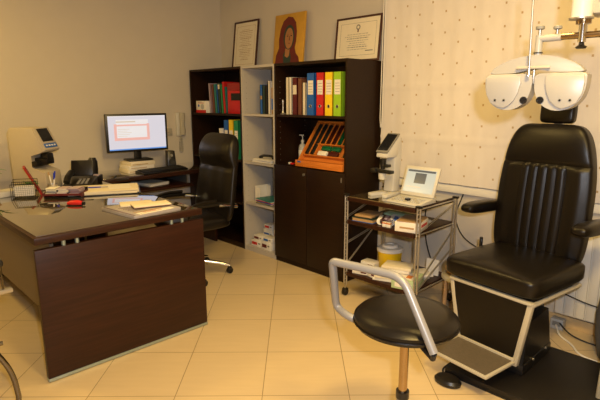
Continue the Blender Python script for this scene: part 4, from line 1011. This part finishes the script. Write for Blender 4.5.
# ------------------------------------------------------------------ round stool in the foreground
ST = thing('round_stool', 'round black leather stool with grey hoop armrest in the foreground', 'stool', (-.98, 1.513, 0))
MB().lathe([(.0, -.055), (.165, -.055), (.188, -.045), (.197, -.028), (.196, -.012), (.180, .004), (.14, .014), (.07, .018), (.0, .019)], 'leather', (0, 0, .70), n=64).build('seat', ST)
m = MB(); n = 90
m.tube([(.1975*math.cos(2*PI*k/n), .1975*math.sin(2*PI*k/n), .671+.0015*(k % 2)) for k in range(n)], .0035, 'leather', n=6, closed=True); m.build('seam', ST)
MB().cyl((0, 0, .61), (0, 0, .643), .10, 'blackmatt').build('seat_plate', ST)
MB().cyl((0, 0, .36), (0, 0, .615), .0175, 'bronze').build('piston', ST)
MB().cyl((0, 0, .345), (0, 0, .375), .026, 'blackpl').cyl((0, 0, .09), (0, 0, .345), .024, 'greypaint').build('gas_lift', ST)
for k in range(5):
    a = 2*PI*k/5+.3; e = Vector((math.cos(a)*.25, math.sin(a)*.25, 0))
    lg = MB().tube([(0, 0, .11), (e.x*.5, e.y*.5, .10), (e.x, e.y, .07)], [.022, .018, .013], 'greypaint', n=10).build('base_arm', ST)
    c = MB(); caster(c, (e.x, e.y, .075), .025); c.build('caster', lg)
cx, cy = -.98, 1.513
hp = [(-1.08, 1.44, .638), (-1.16, 1.385, .668), (-1.23, 1.395, .685), (-1.195, 1.335, .865), (-1.19, 1.325, .90), (-.925, 1.398, .89), (-.779, 1.382, .66)]
H = fillet([(x-cx, y-cy, z) for x, y, z in hp], .055, 7)
MB().tube(H, .0155, 'greypaint', n=16).build('arm_hoop', ST)
MB().tube([(.200, -.130, .658), (.192, -.120, .635), (.05, -.02, .628)], .011, 'blackmatt', n=8).tube([(-.10, -.073, .632), (-.03, -.02, .628)], .013, 'blackmatt', n=8).build('hoop_bracket', ST)

# ------------------------------------------------------------------ floor odds behind the chair
t = thing('junction_box', 'small grey cable box on the floor against back wall', 'box', (-1.0, 3.36, 0))
MB().box((0, 0, .035), (.08, .06, .07), 'socket', bev=.005).build('body', t); MB().box((0, -.031, .04), (.05, .002, .03), 'greyknob').build('cover', t)
t = thing('waste_bin', 'rounded grey plastic bin at the right edge before the radiator', 'bin', (-.585, 3.17, 0))
t.scale = (1, 1, 1.2)
MB().lathe([(.10, 0), (.125, .01), (.15, .12), (.155, .22), (.14, .31), (.10, .35), (.09, .345)], 'graybin', n=36).build('body', t)
tag(MB().tube(fillet([(-1.0, 3.33, .03), (-.95, 3.24, .006), (-.85, 3.17, .006), (-.78, 3.06, .006), (-.5, 3.03, .006), (.0, 3.02, .006)], .08, 7), .006, 'paper', n=8).build('extension_lead'), 'white cable on the floor behind the black platform', 'cable')
tag(MB().tube(fillet([(-1.30, 3.39, .30), (-1.1, 3.30, .30), (-.95, 3.29, .27), (-.80, 3.30, .235), (-.55, 3.30, .24)], .08, 7), .0045, 'rubber', n=8).build('power_cable'), 'black cable hanging across the front of the radiator', 'cable')
tag(MB().tube(fillet([(-.98, 3.33, .05), (-.90, 3.27, .02), (-.8, 3.26, .006), (-.5, 3.28, .006)], .06, 7), .005, 'rubber', n=8).build('power_cable'), 'black cable on the floor from the grey box toward the bin', 'cable')
